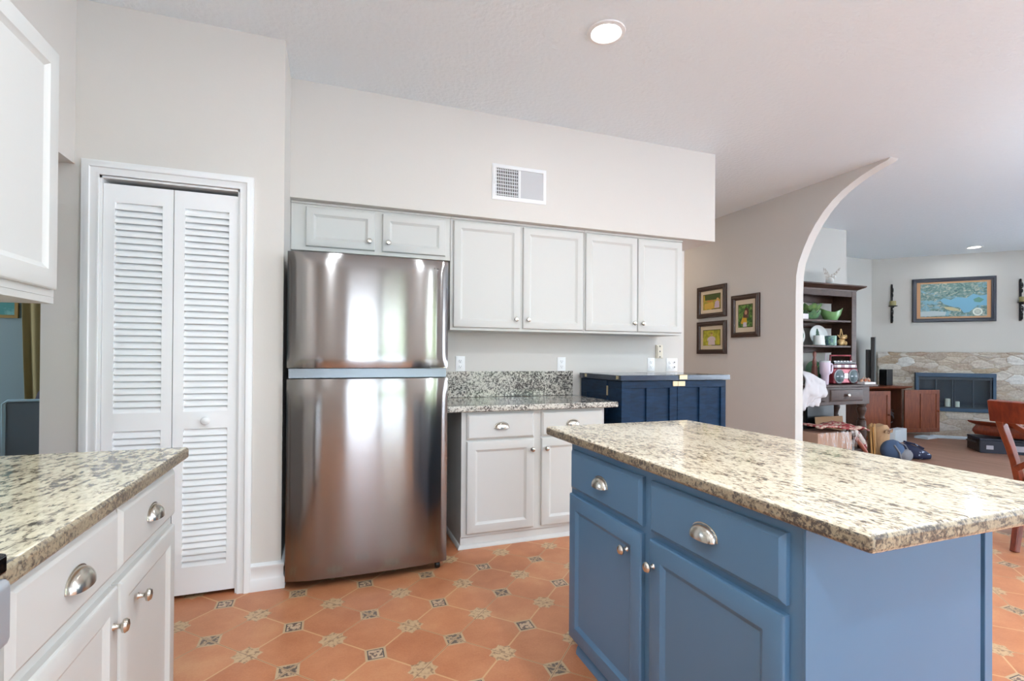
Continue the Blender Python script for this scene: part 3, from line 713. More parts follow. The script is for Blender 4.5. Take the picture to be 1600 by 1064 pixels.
obj('mat_board', MB().at(M).box(.059, w-.059, .059, h-.059, .005, .007), mat('tan_mat_board', (186, 142, 104), .8), mp)
mm, nt, bs = newmat('relief_map'); p = pos(nt, (1, 1, 1.5)); g1 = noise_tex(nt, p, 3.4, 6, .62, .8); g2 = noise_tex(nt, p, 17, 4, .6, 1.2)
E.nt = nt
land = ramp(nt, g2, [(.36, (60, 92, 92)), (.5, (96, 128, 122)), (.6, (140, 150, 140)), (.7, (196, 186, 160))])
nt.links.new(mixc(nt, ramp(nt, g1, [(.54, (0, 0, 0)), (.60, (235, 235, 235))]), land, (112, 160, 180)), bs.inputs['Base Color']); bs.inputs['Roughness'].default_value = .4
MATS['map'] = mm
ms = MB().at(M @ Matrix.Translation((.108, .085, .0072))); pw, ph = w-.216, h-.17
ms.box(0, pw, 0, ph, 0, .0008); mats = [mm]
def patch(col, poly, z):
    ms.m = len(mats); mats.append(mat('map_%d_%d_%d' % col, col, .5)); ms.add([(x*pw, y*ph, z) for x, y in poly], [tuple(range(len(poly)))])
patch((106, 158, 184), [(.30, .50), (.36, .56), (.46, .50), (.56, .58), (.70, .54), (.80, .66), (.90, .60), (1, .62), (1, .30), (.86, .32), (.74, .12), (.66, .10), (.60, .26), (.48, .30), (.36, .38)], .0010)
patch((84, 132, 116), [(.80, .50), (.88, .56), (.96, .48), (.90, .40), (.82, .42)], .0012)
patch((176, 168, 130), [(.36, .30), (.48, .28), (.58, .22), (.60, .16), (.46, .18), (.38, .24)], .0012)
patch((170, 184, 186), [(0, .02), (.38, .03), (.40, .14), (.22, .18), (0, .16)], .0012)
patch((206, 212, 200), circ(.865, .13, .075, .115, 18), .0014)
patch((150, 160, 150), circ(.865, .13, .050, .075, 18), .0016)
for k in range(5): patch((196, 202, 190), [(.835-.002*k, .09+.02*k), (.895, .09+.02*k), (.895, .10+.02*k), (.835-.002*k, .10+.02*k)], .0018)
obj('map_print', ms, mats, mp)
def sconce(label, s0):
    t = thing('wall_sconce', label, 'sconce', tuple(FW @ Vector((s0, 1.8, 0))), group='iron candle sconces beside the map')
    M = FW @ Matrix.Translation((s0, 0, 0)); m = MB().at(M)
    m.box(-.014, .014, 1.80, 2.415, .002, .014)
    def scroll(cx, cy, r, d, turns=1.6):
        pts = [(0+.0, cy+(r*(1-k/30))*math.cos(d*turns*2*PI*k/30), .02+cx+(r*(1-k/30))*math.sin(turns*2*PI*k/30)) for k in range(27)]
        m.tube(pts, .007, 6)
    for cy, r in ((2.33, .045), (2.25, .03), (1.97, .05), (1.89, .035), (1.84, .03)): scroll(.03, cy, r, 1)
    m.ell((0, 2.425, .012), .014, .018, .014, 10, 8)
    obj('bracket', m, iron, t)
    Mz = Matrix.Translation(M @ Vector((0, 2.075, .085)))
    obj('drip_pan', MB().at(Mz).lathe([(.01, -.03), (.02, -.012), (.058, -.004), (.062, .006), (.050, .004)], 20).at(M).box(-.008, .008, 2.06, 2.07, .01, .085), iron, t)
    obj('candle', MB().at(Mz).lathe([(.042, .004), (.042, .078), (.036, .084), (.01, .076)], 18), wax, t)
sconce('black iron candle sconce left of the framed map', .272); sconce('black iron candle sconce right of the framed map, at the picture edge', 1.862)

# ------------------------------------------------------------------ hutch and its contents
ht = thing('hutch', 'dark espresso hutch with open shelves on a turned-leg desk', 'hutch', (5.3, 4.29, 0))
obj('desk_top', MB().box(4.50, 6.085, 4.045, 4.53, .884, .912), espresso, ht, bev=.006)
obj('apron', MB().box(4.58, 5.995, 4.085, 4.51, .680, .883), espresso, ht, bev=.003)
for a, b in ((5.335, 5.880), (4.75, 5.27)):
    d = obj('drawer', MB().at(FRONT(a, 4.085, .712)).rect(b-a, .155, [(0, 0), (0, .002), (.012, .004), (.016, .012), (.024, .014)]), espresso, ht)
    obj('knob', MB().at(FRONT((a+b)/2, 4.071, .789)).lathe([(.006, 0), (.006, .012), (.020, .018), (.022, .026), (.014, .032)], 18), nickel, d)
legp = [(.030, 0), (.036, .02), (.028, .045), (.020, .06), (.030, .085), (.034, .11), (.030, .135), (.040, .16), (.050, .30), (.053, .40), (.046, .475), (.030, .49), (.040, .505), (.030, .525), (.036, .56), (.050, .60), (.052, .625), (.040, .645), (.050, .66), (.052, .68)]
for x in (4.65, 5.93):
    for y in (4.135, 4.46):
        obj('leg', MB().lathe(legp, 20, (x, y, 0)), espresso, ht, smooth=50)
obj('lower_shelf', MB().box(4.60, 5.97, 4.10, 4.50, .125, .152), espresso, ht, bev=.004)
hs = espresso
obj('side_panel', MB().box(5.925, 5.98, 4.25, 4.515, .913, 2.02).box(5.905, 5.983, 4.235, 4.255, .913, 2.02), hs, ht, bev=.002)
obj('side_panel', MB().box(4.56, 4.61, 4.25, 4.515, .913, 2.02), hs, ht, bev=.002)
obj('crown', MB().run([(4.56, 4.52), (4.56, 4.25), (5.98, 4.25), (5.98, 4.52)][::1], [(0, 2.02), (.012, 2.02), (.016, 2.035), (.05, 2.055), (.075, 2.066), (.085, 2.075), (.085, 2.088), (0, 2.088)]).box(4.56, 5.98, 4.25, 4.52, 2.03, 2.086), hs, ht, bev=.001)
obj('top_rail', MB().box(4.61, 5.905, 4.238, 4.258, 1.955, 2.02).box(4.61, 5.925, 4.495, 4.513, 1.90, 2.02), hs, ht, bev=.002)
for z in (1.648, 1.345):
    obj('shelf', MB().box(4.61, 5.925, 4.245, 4.513, z, z+.022).box(4.61, 5.925, 4.500, 4.513, z-.06, z), hs, ht, bev=.002)
S1, S2, S0 = 1.671, 1.368, .913
green = mat('green_majolica', (98, 134, 92), .3, var=(30, (66, 106, 78), .4, .6)); green2 = mat('leaf_green_glaze', (112, 142, 84), .3, var=(18, (72, 110, 70), .42, .6))
china = mat('white_china', (222, 226, 224), .25); teal = mat('teal_glaze', (60, 96, 108), .3, var=(24, (108, 150, 128), .45, .55))
t = tag(obj('box', MB().box(5.10, 5.275, 4.30, 4.42, S1, S1+.066), mat('white_card', (232, 226, 228), .6), bev=.003), 'small white box on the top hutch shelf beside the green bowls', 'box')
def leafy(c, r, h, n, amp, wall=.006, k=7):
    m = MB(); L = []
    prof = [(r*.45, 0), (r*.55, .004), (r*.85, h*.5), (r, h), (r-wall, h), (r*.82, h*.5), (r*.5, .012), (.004, .010)]
    for rr, z in prof:
        L.append([(c[0]+rr*(1+amp*z/h*math.cos(k*a))*math.cos(a), c[1]+.75*rr*(1+amp*z/h*math.cos(k*a))*math.sin(a), c[2]+z+(.22*h*z/h*math.cos(k*a+1))) for a in [2*PI*i/n for i in range(n)]])
    return m.loft(L)
for k, z in enumerate((0, .100)):
    b = thing('cabbage_bowl', ('lower green cabbage-leaf bowl in the stack on the top hutch shelf', 'upper green cabbage-leaf bowl in the stack on the top hutch shelf')[k], 'bowl', (5.44, 4.36, S1+z), group='stacked cabbage-leaf bowls')
    obj('bowl', leafy((5.385, 4.37, S1+z+.001), .122+.012*k, .096-.02*k, 56, .07), green if k == 0 else green2, b)
b = tag(obj('leaf_bowl', leafy((5.70, 4.35, S1), .145, .125, 56, .08, k=2), mat('bright_leaf_glaze', (118, 160, 104), .28)), 'pale green leaf-shaped bowl at right on the top hutch shelf', 'bowl')
def plate_up(x, z, rx, rz, label, lean=.05, y=4.45, rim=None):
    t = thing('plate', label, 'plate', (x, y, z)); M = fr((x, y, z+rz), (1, 0, 0), (0, math.sin(lean*2), math.cos(lean*2)))
    m = MB().at(M @ Matrix.Scale(rx, 4, (1, 0, 0)) @ Matrix.Scale(rz, 4, (0, 1, 0)) @ Matrix.Translation((0, 0, .0)))
    m.lathe([(.5, 0), (.72, .004), (1, .022), (1, .026), (.72, .010), (.5, .007), (.02, .007)], 40); obj('dish', m, china if rim is None else rim, t)
    return t, M
t, M = plate_up(5.60, S2, .150, .124, 'white plate with a green tree design standing on the middle hutch shelf')
m = MB().at(M)
for k in range(3): m.add([(-.052+.012*k, -.05+.04*k, .0095), (.052-.012*k, -.05+.04*k, .0095), (0, .03+.04*k, .0095)], [(0, 1, 2)])
m.box(-.008, .008, -.075, -.05, .0085, .0095)
obj('tree_design', m, mat('tree_green', (70, 104, 84), .5), t)
t, M = plate_up(5.24, S2, .130, .122, 'white and green plate at the left end of the middle hutch shelf')
obj('rim_design', MB().at(M @ Matrix.Scale(.135, 4, (1, 0, 0)) @ Matrix.Scale(.135, 4, (0, 1, 0))).lathe([(.80, .0162), (.92, .0222), (.93, .0232), (.80, .0172)], 36), mat('rim_green', (96, 142, 116), .4), t)
def mug(x, y, z, r, h, m1, label, ha=0.0, flare=0, nm='mug', cat='mug'):
    t = thing(nm, label, cat, (x, y, z))
    obj('cup', MB().lathe([(r*.9, 0), (r*(1+flare), .004), (r, h*.5), (r*(1-.2*flare), h), (r*(1-.2*flare)-.005, h), (r-.006, h*.5), (r*.8, .008)], 24, (x, y, z)), m1, t)
    R = h*.30; pts = [(x+math.cos(ha)*(r-.004+R*math.sin(a)*1.0), y+math.sin(ha)*(r-.004+R*math.sin(a)), z+h*.5+R*math.cos(a)) for a in [PI*k/10 for k in range(11)]]
    obj('handle', MB().tube(pts, .006, 8), m1, t); return t
mug(5.47, 4.32, S2, .058, .118, china, 'white footed mug in front of the tree-design plate', 0, .12)
mug(5.675, 4.33, S2, .063, .118, teal, 'teal and green glazed mug on the middle hutch shelf', 0)
gd = mat('pale_gold', (206, 174, 122), .3, .3)
o = MB(); o.ell((5.855, 4.33, S2+.045), .050, .04, .045, 14, 10).ell((5.855, 4.31, S2+.10), .034, .03, .034, 12, 10).ell((5.815, 4.31, S2+.03), .024, .024, .03).ell((5.895, 4.31, S2+.03), .024, .024, .03).ell((5.90, 4.31, S2+.11), .022, .02, .03)
o.tube([(5.83, 4.33, S2+.12), (5.845, 4.33, S2+.205)], .006, 8).tube([(5.88, 4.33, S2+.12), (5.85, 4.33, S2+.205)], .006, 8).tube([(5.81, 4.32, S2+.10), (5.785, 4.31, S2+.115), (5.765, 4.31, S2+.128)], .007, 8)
tag(obj('figurine', o, gd), 'small gold figurine with a pointed top on the middle hutch shelf', 'figurine')
# on top
bd = thing('bird_figurine', 'white seabird figurine with raised wings on top of the hutch', 'figurine', (5.66, 4.35, 2.088))
gry = mat('bird_grey', (150, 140, 128), .6, var=(40, (206, 202, 196), .4, .65))
obj('body', MB().ell((5.655, 4.33, 2.15), .032, .05, .045).tube([(5.655, 4.33, 2.088), (5.655, 4.33, 2.13)], [.03, .012], 10).ell((5.675, 4.29, 2.19), .018, .024, .018), mat('bird_white', (226, 226, 222), .5), bd)
def wing(sx, tipx, tipz, n=10):
    m = MB(); L = []
    for k in range(n+1):
        q = k/n; x = 5.655+sx*.015+(tipx-5.655)*q**1.15; z = 2.16+(tipz-2.16)*q; wd = .046*(1-q)**.5+.010
        L.append([(x-wd*.9, 4.33, z-.012*math.cos(q*9)), (x, 4.326, z+.004), (x+wd*.9, 4.33, z+.008), (x, 4.336, z+.004)])
    return m.loft(L)
obj('wing', wing(-1, 5.575, 2.295), gry, bd); obj('wing', wing(1, 5.815, 2.31), gry, bd)
tag(obj('easel_frame', MB().box(5.10, 5.135, 4.34, 4.365, 2.089, 2.33), black, bev=.002), 'edge of a small black frame standing on the hutch by the arch', 'frame')
# on the desk top
t, M = plate_up(5.52, S0, .150, .135, 'green cabbage-leaf plate standing behind the lilac tumbler', y=4.44, rim=green)
obj('veins', MB().at(M).tube([(-.10, -.08, .012), (0, 0, .014), (.10, .09, .02)], .004, 6).tube([(0, .12, .02), (0, -.10, .014)], .004, 6), mat('pale_vein', (150, 190, 120), .4), t)
tb = thing('tumbler', 'lilac insulated tumbler with handle, straw and lid on the desk', 'tumbler', (5.455, 4.16, S0))
lil = mat('lilac_enamel', (206, 192, 208), .35)
tx, ty = 5.325, 4.13
tb.location = (tx, ty, S0)
obj('body', MB().lathe([(.034, 0), (.036, .004), (.040, .11), (.054, .128), (.057, .25), (.055, .254)], 28, (tx, ty, S0)), lil, tb)
obj('lid', MB().lathe([(.056, .2545), (.056, .27), (.046, .276)], 28, (tx, ty, S0)), mat('clear_grey_lid', (196, 200, 206), .2), tb)
obj('handle', MB().tube([(tx+.054, ty, S0+.235), (tx+.10, ty, S0+.238), (tx+.118, ty, S0+.22), (tx+.112, ty, S0+.16), (tx+.098, ty, S0+.135), (tx+.052, ty, S0+.132)], .011, 8), lil, tb)
obj('straw', MB().tube([(tx+.005, ty, S0+.27), (tx+.012, ty, S0+.35)], .004, 8), lil, tb)
tag(obj('salt_shaker', MB().lathe([(.022, 0), (.026, .05), (.014, .10), (.020, .13), (.022, .15), (.010, .172)], 18, (5.41, 4.33, S0+.21)).lathe([(.035, 0), (.03, .21)], 16, (5.41, 4.33, S0)), mat('pink_brown_glaze', (134, 84, 74), .35)), 'brown glazed bottle standing behind the lilac tumbler', 'bottle')
bx = thing('boombox', 'red and silver retro boombox with two round speakers on the desk', 'boombox', (5.66, 4.19, S0))
red = mat('metallic_red', (122, 30, 44), .3, .35); silver = mat('silver_plastic', (150, 150, 154), .3, .6); spk = mat('speaker_cone', (40, 62, 66), .5)
bx0, bx1, by0, by1 = 5.462, 5.868, 4.13, 4.26
obj('body', MB().box(bx0, bx1, by0, by1, S0+.006, S0+.185), red, bx, bev=.016, seg=3)
obj('tuner', MB().box(bx0+.01, bx1-.01, by0+.006, by1-.01, S0+.186, S0+.236), mat('dark_red', (88, 24, 34), .3), bx, bev=.01)
obj('top_deck', MB().box(bx0+.025, bx1-.025, by0+.012, by1-.015, S0+.237, S0+.262), black, bx, bev=.006)
for x in (bx0+.085, bx1-.085):
    sp_ = obj('speaker', MB().at(FRONT(x, by0-.0005, S0+.093)).lathe([(.084, 0), (.084, .008), (.074, .012), (.070, .006)], 30), silver, bx)
    obj('cone', MB().at(FRONT(x, by0-.0070, S0+.093)).lathe([(.069, 0), (.066, .0012), (.03, .0014), (.02, .006), (.004, .008)], 26), spk, sp_)
    obj('badge', MB().at(FRONT(x, by0-.011, S0+.093)).box(-.05, .05, -.004, .004, 0, .002), silver, sp_)
m = MB().at(FRONT((bx0+bx1)/2, by0-.0005, S0+.098))
for k in range(4): a = k*PI/2+PI/4; m.at(FRONT((bx0+bx1)/2+.020*math.cos(a), by0-.0005, S0+.098+.020*math.sin(a))).lathe([(.019, 0), (.017, .004)], 14)
obj('dial', m, silver, bx)
m = MB()
for x in (bx0+.07, bx0+.19, bx0+.30): m.box(x, x+.055, by0+.0045, by0+.0055, S0+.196, S0+.226)
obj('display', m, silver, bx)
m = MB()
for k in range(6): m.box(bx0+.05+.052*k, bx0+.085+.052*k, by0+.03, by0+.05, S0+.2625, S0+.272)
obj('keys', m, silver, bx)
obj('handle', MB().tube([(bx0+.035, by0+.07, S0+.262), (bx0+.035, by0+.07, S0+.335), (bx1-.035, by0+.07, S0+.335), (bx1-.035, by0+.07, S0+.262)], .010, 8), red, bx)
# crumpled white cloth spilling over the left of the desk front
cl = MB()
def clo(i, j):
    x = 4.80+.32*i+.05*math.sin(j*5); q = j*.75
    w_ = .03*noise.noise((i*3, j*4, 1))+.018*noise.noise((i*7, j*8, 2))
    if q < .25: y, z = 4.24-q*.8, .93+.16*math.sin(PI*min(1, (q+.12)*2.2))*(1-.75*i**2)
    else: y, z = 4.03-.03*math.sin((q-.25)*6), .93+.10*(1-i)*(1-(q-.25)/.5)-(q-.25)*.56*(1-.30*i)-.02
    return (x-.06*(q > .4)*(q-.4), y+w_-.035, z+w_)
cl.grid(clo, 26, 34)
tag(obj('white_cloth', cl, mat('white_terry', (206, 202, 204), .9, bmp=(160, .4), sheen=.3), sol=.012, smooth=80), 'crumpled white towel hanging over the left of the desk', 'towel')
bk = thing('book', 'white book lying at the right end of the desk', 'book', (5.93, 4.12, S0))
obj('pages', MB().box(5.885, 6.072, 4.065, 4.195, S0+.003, S0+.020), mat('paper', (226, 224, 216), .8), bk)
obj('cover', MB().box(5.880, 6.075, 4.06, 4.20, S0, S0+.0028).box(5.880, 6.075, 4.06, 4.20, S0+.0202, S0+.023).box(5.880, 5.884, 4.06, 4.20, S0+.0029, S0+.0201), mat('white_card'.strip(), (232, 226, 228), .6), bk)
m = MB()
for k in range(7): m.ell((5.905+.022*k, 4.12+.012*(k % 3), S0+.040+.006*(k % 2)), .020, .016, .017, 10, 8)
m.tube([(5.90, 4.11, S0+.05), (5.95, 4.12, S0+.085), (6.0, 4.12, S0+.06), (6.05, 4.13, S0+.07)], .004, 6)
tag(obj('string_of_beads', m, mat('rust_beads', (166, 92, 64), .4, var=(40, (206, 170, 140), .4, .6))), 'rust-coloured beads on the white book', 'beads')

# ------------------------------------------------------------------ under and beside the desk
o = MB()
def wrapf(i, j):
    return None
wb = thing('wrapped_carton', 'brown carton in clear plastic wrap under the desk', 'box', (5.05, 4.0, 0))
obj('carton', MB().box(4.75, 5.25, 3.76, 4.08, 0, .43), mat('carton_tan', (176, 140, 118), .75), wb, bev=.004)
pm, nt, bs = newmat('clear_plastic'); bs.inputs['Base Color'].default_value = (1, 1, 1, 1); bs.inputs['Roughness'].default_value = .12
a_ = ramp(nt, noise_tex(nt, pos(nt, (14, 14, 3)), 1.6, 3, .6, 1.5), [(.50, (16, 16, 16)), (.62, (170, 170, 170))]); nt.links.new(a_, bs.inputs['Alpha'])
m = MB(); m.grid(lambda i, j: (4.74+.56*i+.03*j*i, 3.735-.015*math.sin(i*9+j*4), .445*(1-j)), 20, 8); m.grid(lambda i, j: (5.265+.05*j+.012*math.sin(i*11), 3.74+.36*i, .445*(1-j)), 14, 8)
obj('plastic_wrap', m, pm, wb)
xm = mat('christmas_print', (150, 30, 44), .7, var=(26, (206, 190, 170), .46, .60))
m = MB()
m.grid(lambda i, j: (4.78+.64*i, 3.74+.34*j-.05*i, .485+.02*math.sin(i*7+j*2)+.015*noise.noise((i*6, j*6, 0))-.13*max(0, i-.86)*3), 26, 8)
tag(obj('holiday_fabric', m, xm, sol=.014, smooth=80), 'red patterned holiday fabric draped over the wrapped carton', 'fabric')
m = MB(); m.tube([(5.50, 3.93, .42), (5.57, 3.93, .35), (5.64, 3.93, .27), (5.69, 3.93, .21)], [.035, .055, .055, .035], 12, .8)
tag(obj('gift_bag_roll', m, mat('holiday_roll', (196, 184, 172), .5, var=(22, (140, 30, 40), .50, .58))), 'rolled red and white holiday bag leaning beside the wrapped carton', 'roll')
tag(obj('wrapping_roll', MB().tube([(5.40, 3.84, .36), (5.47, 3.82, .27), (5.54, 3.81, .185)], [.02, .024, .02], 10), mat('red_brown_roll', (150, 84, 66), .5)), 'thin red-brown roll leaning beside the wrapped carton', 'roll')
tag(obj('storage_bin', MB().box(5.36, 5.66, 3.80, 4.02, 0, .13).box(5.35, 5.67, 3.79, 4.03, .131, .15), mat('dark_bin', (58, 52, 66), .5), bev=.006), 'low dark storage bin beside the wrapped carton', 'bin')
M = fr((5.42, 4.30, .155), (1, 0, 0), (0, .10, .995))
tag(obj('cardboard_sheet', MB().at(M).box(0, .46, 0, .36, 0, .006), mat('kraft_board', (150, 116, 84), .8)), 'flat brown cardboard sheet leaning under the desk', 'cardboard')
tag(obj('black_board', MB().at(fr((5.42, 4.44, .155), (1, 0, 0), (0, .02, 1))).box(0, .44, 0, .50, 0, .02), black), 'black flat panel standing behind the cardboard sheet', 'board')
tag(obj('pale_blue_board', MB().box(4.72, 5.33, 4.475, 4.49, .154, .60), mat('pale_blue_card', (176, 206, 216), .6)), 'pale blue board standing under the left of the desk', 'board')
pine = mat('pine_edge', (196, 148, 88), .6, var=(30, (164, 116, 64), .4, .6, (1, 1, .1)))
for k, x in enumerate((6.095, 6.145)):
    M = fr((x, 4.13, 0), (.846, .533, 0), (-.0266, .0423, .99875))
    tag(obj('pine_board', MB().at(M).box(0, .42, 0, .40-.01*k, 0, .018), pine, bev=.002), ('thin pine board leaning beside the front leg of the desk', 'second pine board, between the first pine board and the paper bag')[k], 'board')
pb = thing('paper_bag', 'open brown paper bag beside the pine boards', 'bag', (6.62, 4.40, 0)); kraft = mat('kraft_paper', (176, 140, 104), .85, bmp=(30, .5, .01))
m = MB(); L = []
for z, e, tw in ((0, 1, 0), (.02, 1.03, .0), (.16, 1.0, .3), (.26, 1.08, .6), (.33, .98, .9), (.36, .80, 1.1)):
    L.append([(6.64+(.125*e)*math.cos(a)*(1+.06*math.sin(5*a+tw*3)), 4.41+.11*e*math.sin(a)*(1+.06*math.sin(4*a+tw*5)), z+.012*math.sin(3*a)*(z > .2)) for a in [2*PI*i/28 for i in range(28)]])
m.loft(L); obj('bag', m, kraft, pb, smooth=50)
m = MB(); m.grid(lambda i, j: (6.57+.14*i, 4.285-.012*j, .27+.05*j+.008*math.sin(9*i)), 8, 3); obj('print', m, mat('brown_print', (112, 78, 62), .8, var=(40, (176, 140, 104), .45, .55)), pb)
tag(obj('white_parcel', MB().at(fr((7.58, 4.80, 0), (.97, .24, 0), (0, 0, 1))).box(0, .42, 0, .19, -.12, 0), mat('white_parcel', (214, 222, 228), .6), bev=.004), 'white parcel on the tiles in front of the cabinet with open doors', 'box')
bp = thing('backpack', 'slate blue and grey backpack slumped on the floor by the desk', 'backpack', (6.34, 4.0, 0))
slate = mat('slate_blue_cloth', (72, 92, 122), .85, bmp=(140, .3)); greyc = mat('grey_cloth', (128, 126, 130), .85, bmp=(140, .3))
obj('body', MB().ell((6.30, 4.02, .125), .135, .11, .125, 24, 14, lambda a, t: 1+.07*math.sin(3*a)*math.sin(t)), slate, bp)
obj('front_pocket', MB().ell((6.37, 3.92, .075), .10, .055, .075, 20, 12), greyc, bp)
obj('strap', MB().tube([(6.22, 3.95, .20), (6.24, 3.905, .12), (6.26, 3.90, .03)], .010, 8).tube([(6.29, 3.94, .23), (6.36, 3.92, .20), (6.42, 3.91, .12)], .006, 8), greyc, bp)
nb = mat('navy_floral_cloth', (22, 28, 58), .8, var=(17, (190, 200, 220), .60, .66))
nbg = thing('tote_bag', 'navy patterned soft bag on the floor, next to the slate backpack', 'bag', (6.65, 4.0, 0))
obj('body', MB().tube([(6.55, 4.12, .11), (6.60, 4.07, .10), (6.66, 4.0, .08), (6.73, 3.93, .055), (6.77, 3.89, .04)], [.06, .10, .085, .06, .03], 16, .8), nb, nbg, smooth=60)
obj('handle', MB().tube([(6.59, 4.08, .205), (6.66, 4.0, .18), (6.73, 3.94, .13)], .012, 8), nb, nbg)

# ------------------------------------------------------------------ television cabinet with open doors
tc = thing('media_cabinet', 'brown wooden media cabinet with both doors open', 'cabinet', (7.87, 5.45, 0))
X0, X1, Y0, Y1 = 7.36, 8.34, 5.18, 5.72
m = MB(); m.box(X0, X0+.025, Y0, Y1, .02, .742).box(X1-.025, X1, Y0, Y1, .02, .742).box(X0+.025, X1-.025, Y1-.02, Y1, .02, .742).box(X0+.025, X1-.025, Y0, Y1-.02, .05, .09).box(X0, X1, Y0+.02, Y1, 0, .02)
m.box(X0+.025, X1-.025, Y0+.10, Y1-.02, .40, .418)
obj('body', m, wood('shadow_brown', (62, 34, 22), (84, 48, 30), .5, (14, 14, 2), .0), tc, bev=.002)
obj('top', MB().run([(X0, Y1), (X0, Y0), (X1, Y0), (X1, Y1)], [(0, .743), (.02, .743), (.035, .755), (.085, .772), (.09, .79), (0, .79)]).box(X0, X1, Y0, Y1, .744, .789), medwood, tc, bev=.001)
obj('plinth', MB().box(X0-.03, X1+.03, Y0-.03, Y0+.02, 0, .06), medwood, tc, bev=.008)
def pan_door(M, w, h, cols, knob):
    m = MB().at(M); m.box(0, w, 0, h, 0, .016); st = .06
    m.box(0, w, 0, st, .016, .024).box(0, w, h-st, h, .016, .024).box(0, st, st, h-st, .016, .024).box(w-st, w, st, h-st, .016, .024)
    for k in range(1, cols): m.box(w*k/cols-st/2, w*k/cols+st/2, st, h-st, .016, .024)
    d = obj('door', m, medwood, tc, bev=.002); obj('knob', MB().at(M @ Matrix.Translation((knob[0], knob[1], .024))).lathe([(.006, 0), (.006, .01), (.016, .016), (.012, .026)], 16), medwood, d)
aR = math.radians(-12); pan_door(fr((X1+.005, Y0-.010, .075), (math.cos(aR), math.sin(aR), 0), (0, 0, 1)), .62, .655, 2, (-.0+.585, .33))
aL = math.radians(-10); pan_door(fr((X0+.02, Y0-.02, .075), (math.cos(aL), math.sin(aL), 0), (0, 0, 1)), .50, .655, 1, (.46, .30))
m = MB()
for k in range(4): m.tube([(8.12+.010*k+(.07+.015*k)*math.cos(a), 5.215+.016*k, .285+.004*k+(.06+.011*k)*math.sin(a)) for a in [2*PI*i/22 for i in range(20)]], .006, 6)
m.tube([(8.0, 5.22, .36), (8.10, 5.22, .42), (8.22, 5.23, .36)], .006, 6)
tag(obj('cable_coil', m, mat('grey_cable', (70, 68, 70), .4)), 'coiled grey cables inside the open media cabinet', 'cable')
rt = thing('router', 'white router box inside the open media cabinet', 'router', (7.95, 5.25, .09))
obj('housing', MB().at(fr((7.89, 5.255, .102), (.96, -.28, 0), (.0, .12, .99))).box(0, .12, 0, .17, -.06, 0), mat('router_white', (206, 222, 226), .4), rt, bev=.008)
obj('vent', MB().at(fr((7.89, 5.255, .102), (.96, -.28, 0), (.0, .12, .99))).box(.03, .09, .05, .12, .0002, .002), mat('router_grey', (160, 180, 188), .4), rt)
tv = thing('television', 'black flat television seen edge-on on the media cabinet', 'television', (7.97, 5.4, .79), math.atan2(.561, .828))
obj('screen', MB().box(-.40, .40, -.045, -.037, .075, .735), mat('tv_glass', (10, 12, 14), .08), tv, local=True, bev=.002)
obj('housing', MB().box(-.41, .41, -.036, .012, .065, .745).box(-.30, .30, .013, .075, .12, .56), black, tv, local=True, bev=.006)
obj('bezel', MB().box(-.412, -.398, -.050, -.0365, .062, .748).box(.398, .412, -.050, -.0365, .062, .748).box(-.398, .398, -.050, -.0365, .734, .748).box(-.398, .398, -.050, -.0365, .062, .076), mat('tv_bezel', (120, 128, 132), .3), tv, local=True)
obj('stand', MB().box(-.14, .14, -.10, .10, .002, .016).box(-.04, .04, -.02, .02, .016, .07), black, tv, local=True, bev=.003)
tag(obj('speaker', MB().box(8.20, 8.34, 5.32, 5.44, .791, 1.045), black, bev=.006), 'black loudspeaker box on the media cabinet beside the television', 'speaker')
tag(obj('black_case', MB().box(7.44, 7.60, 5.34, 5.50, .791, 1.02), black, bev=.006), 'black box on the media cabinet at the left of the television', 'box')
tag(obj('cable', MB().tube([(7.56, 5.32, .90), (7.50, 5.29, .95), (7.42, 5.24, .88), (7.36, 5.21, .803)], .010, 6), black), 'black cable trailing from the box behind the television', 'cable')
# papers on the floor before the fireplace
pw_ = mat('pale_paper', (206, 216, 222), .8)
for k, (x, y, a, w, h, lab) in enumerate(((8.98, 4.86, -.785, .50, .20, 'longer white paper sheaf on the tiles before the fireplace'), (8.58, 5.0, .1, .26, .18, 'shorter white paper sheaf under the open cabinet door'))):
    m = MB().at(Matrix.Translation((x, y, 0)) @ Matrix.Rotation(a, 4, 'Z'))
    m.loft([[(u*w/2+.01*math.sin(z*400+u), v*h/2, z) for u, v in ((-1, -1), (1, -1), (1, 1), (-1, 1))] for z in (0.0005, .012+.01*k, .024+.006*k)])
    tag(obj('paper_sheaf', m, pw_, bev=.002), lab, 'paper')

# ------------------------------------------------------------------ coffee table, printed trunk, dining chair
ct = thing('coffee_table', 'cherry coffee table with a moulded edge beyond the dining chair', 'table', (8.62, 3.84, 0))
x0, x1, y0, y1 = 8.03, 9.21, 3.50, 4.18
def rl(*oz): return [[(x0+o if i in (0, 3) else x1-o, y0+o if i in (0, 1) else y1-o, z) for i in range(4)] for o, z in oz]
obj('table_top', MB().loft(rl((0, .400), (0, .388), (.012, .374), (.05, .352), (.06, .345))), cherry, ct, smooth=20)
obj('stone_inset', MB().box(x0+.03, x1-.03, y0+.03, y1-.03, .4005, .403), mat('pale_table_inset', (206, 196, 180), .3), ct)
obj('apron', MB().loft(rl((.06, .344), (.055, .33), (.035, .29), (.035, .26), (.05, .228), (.055, .220))), cherry, ct, smooth=50)
for lx in (8.78, 9.06): obj('leg', MB().box(lx, lx+.05, 3.64, 4.04, 0, .206), cherry, ct, bev=.006)
tr = thing('storage_box', 'dark blue printed storage box with a handle on the floor under the coffee table edge', 'box', (7.95, 4.0, 0), -PI/4)
pr_ = mat('navy_print', (26, 30, 48), .5, var=(8, (120, 120, 140), .66, .72)); pe = mat('dark_end_print', (22, 20, 22), .5, var=(14, (150, 130, 100), .60, .68))
obj('box', MB().box(.0, .62, .0, .40, 0, .16), pr_, tr, local=True, bev=.004)
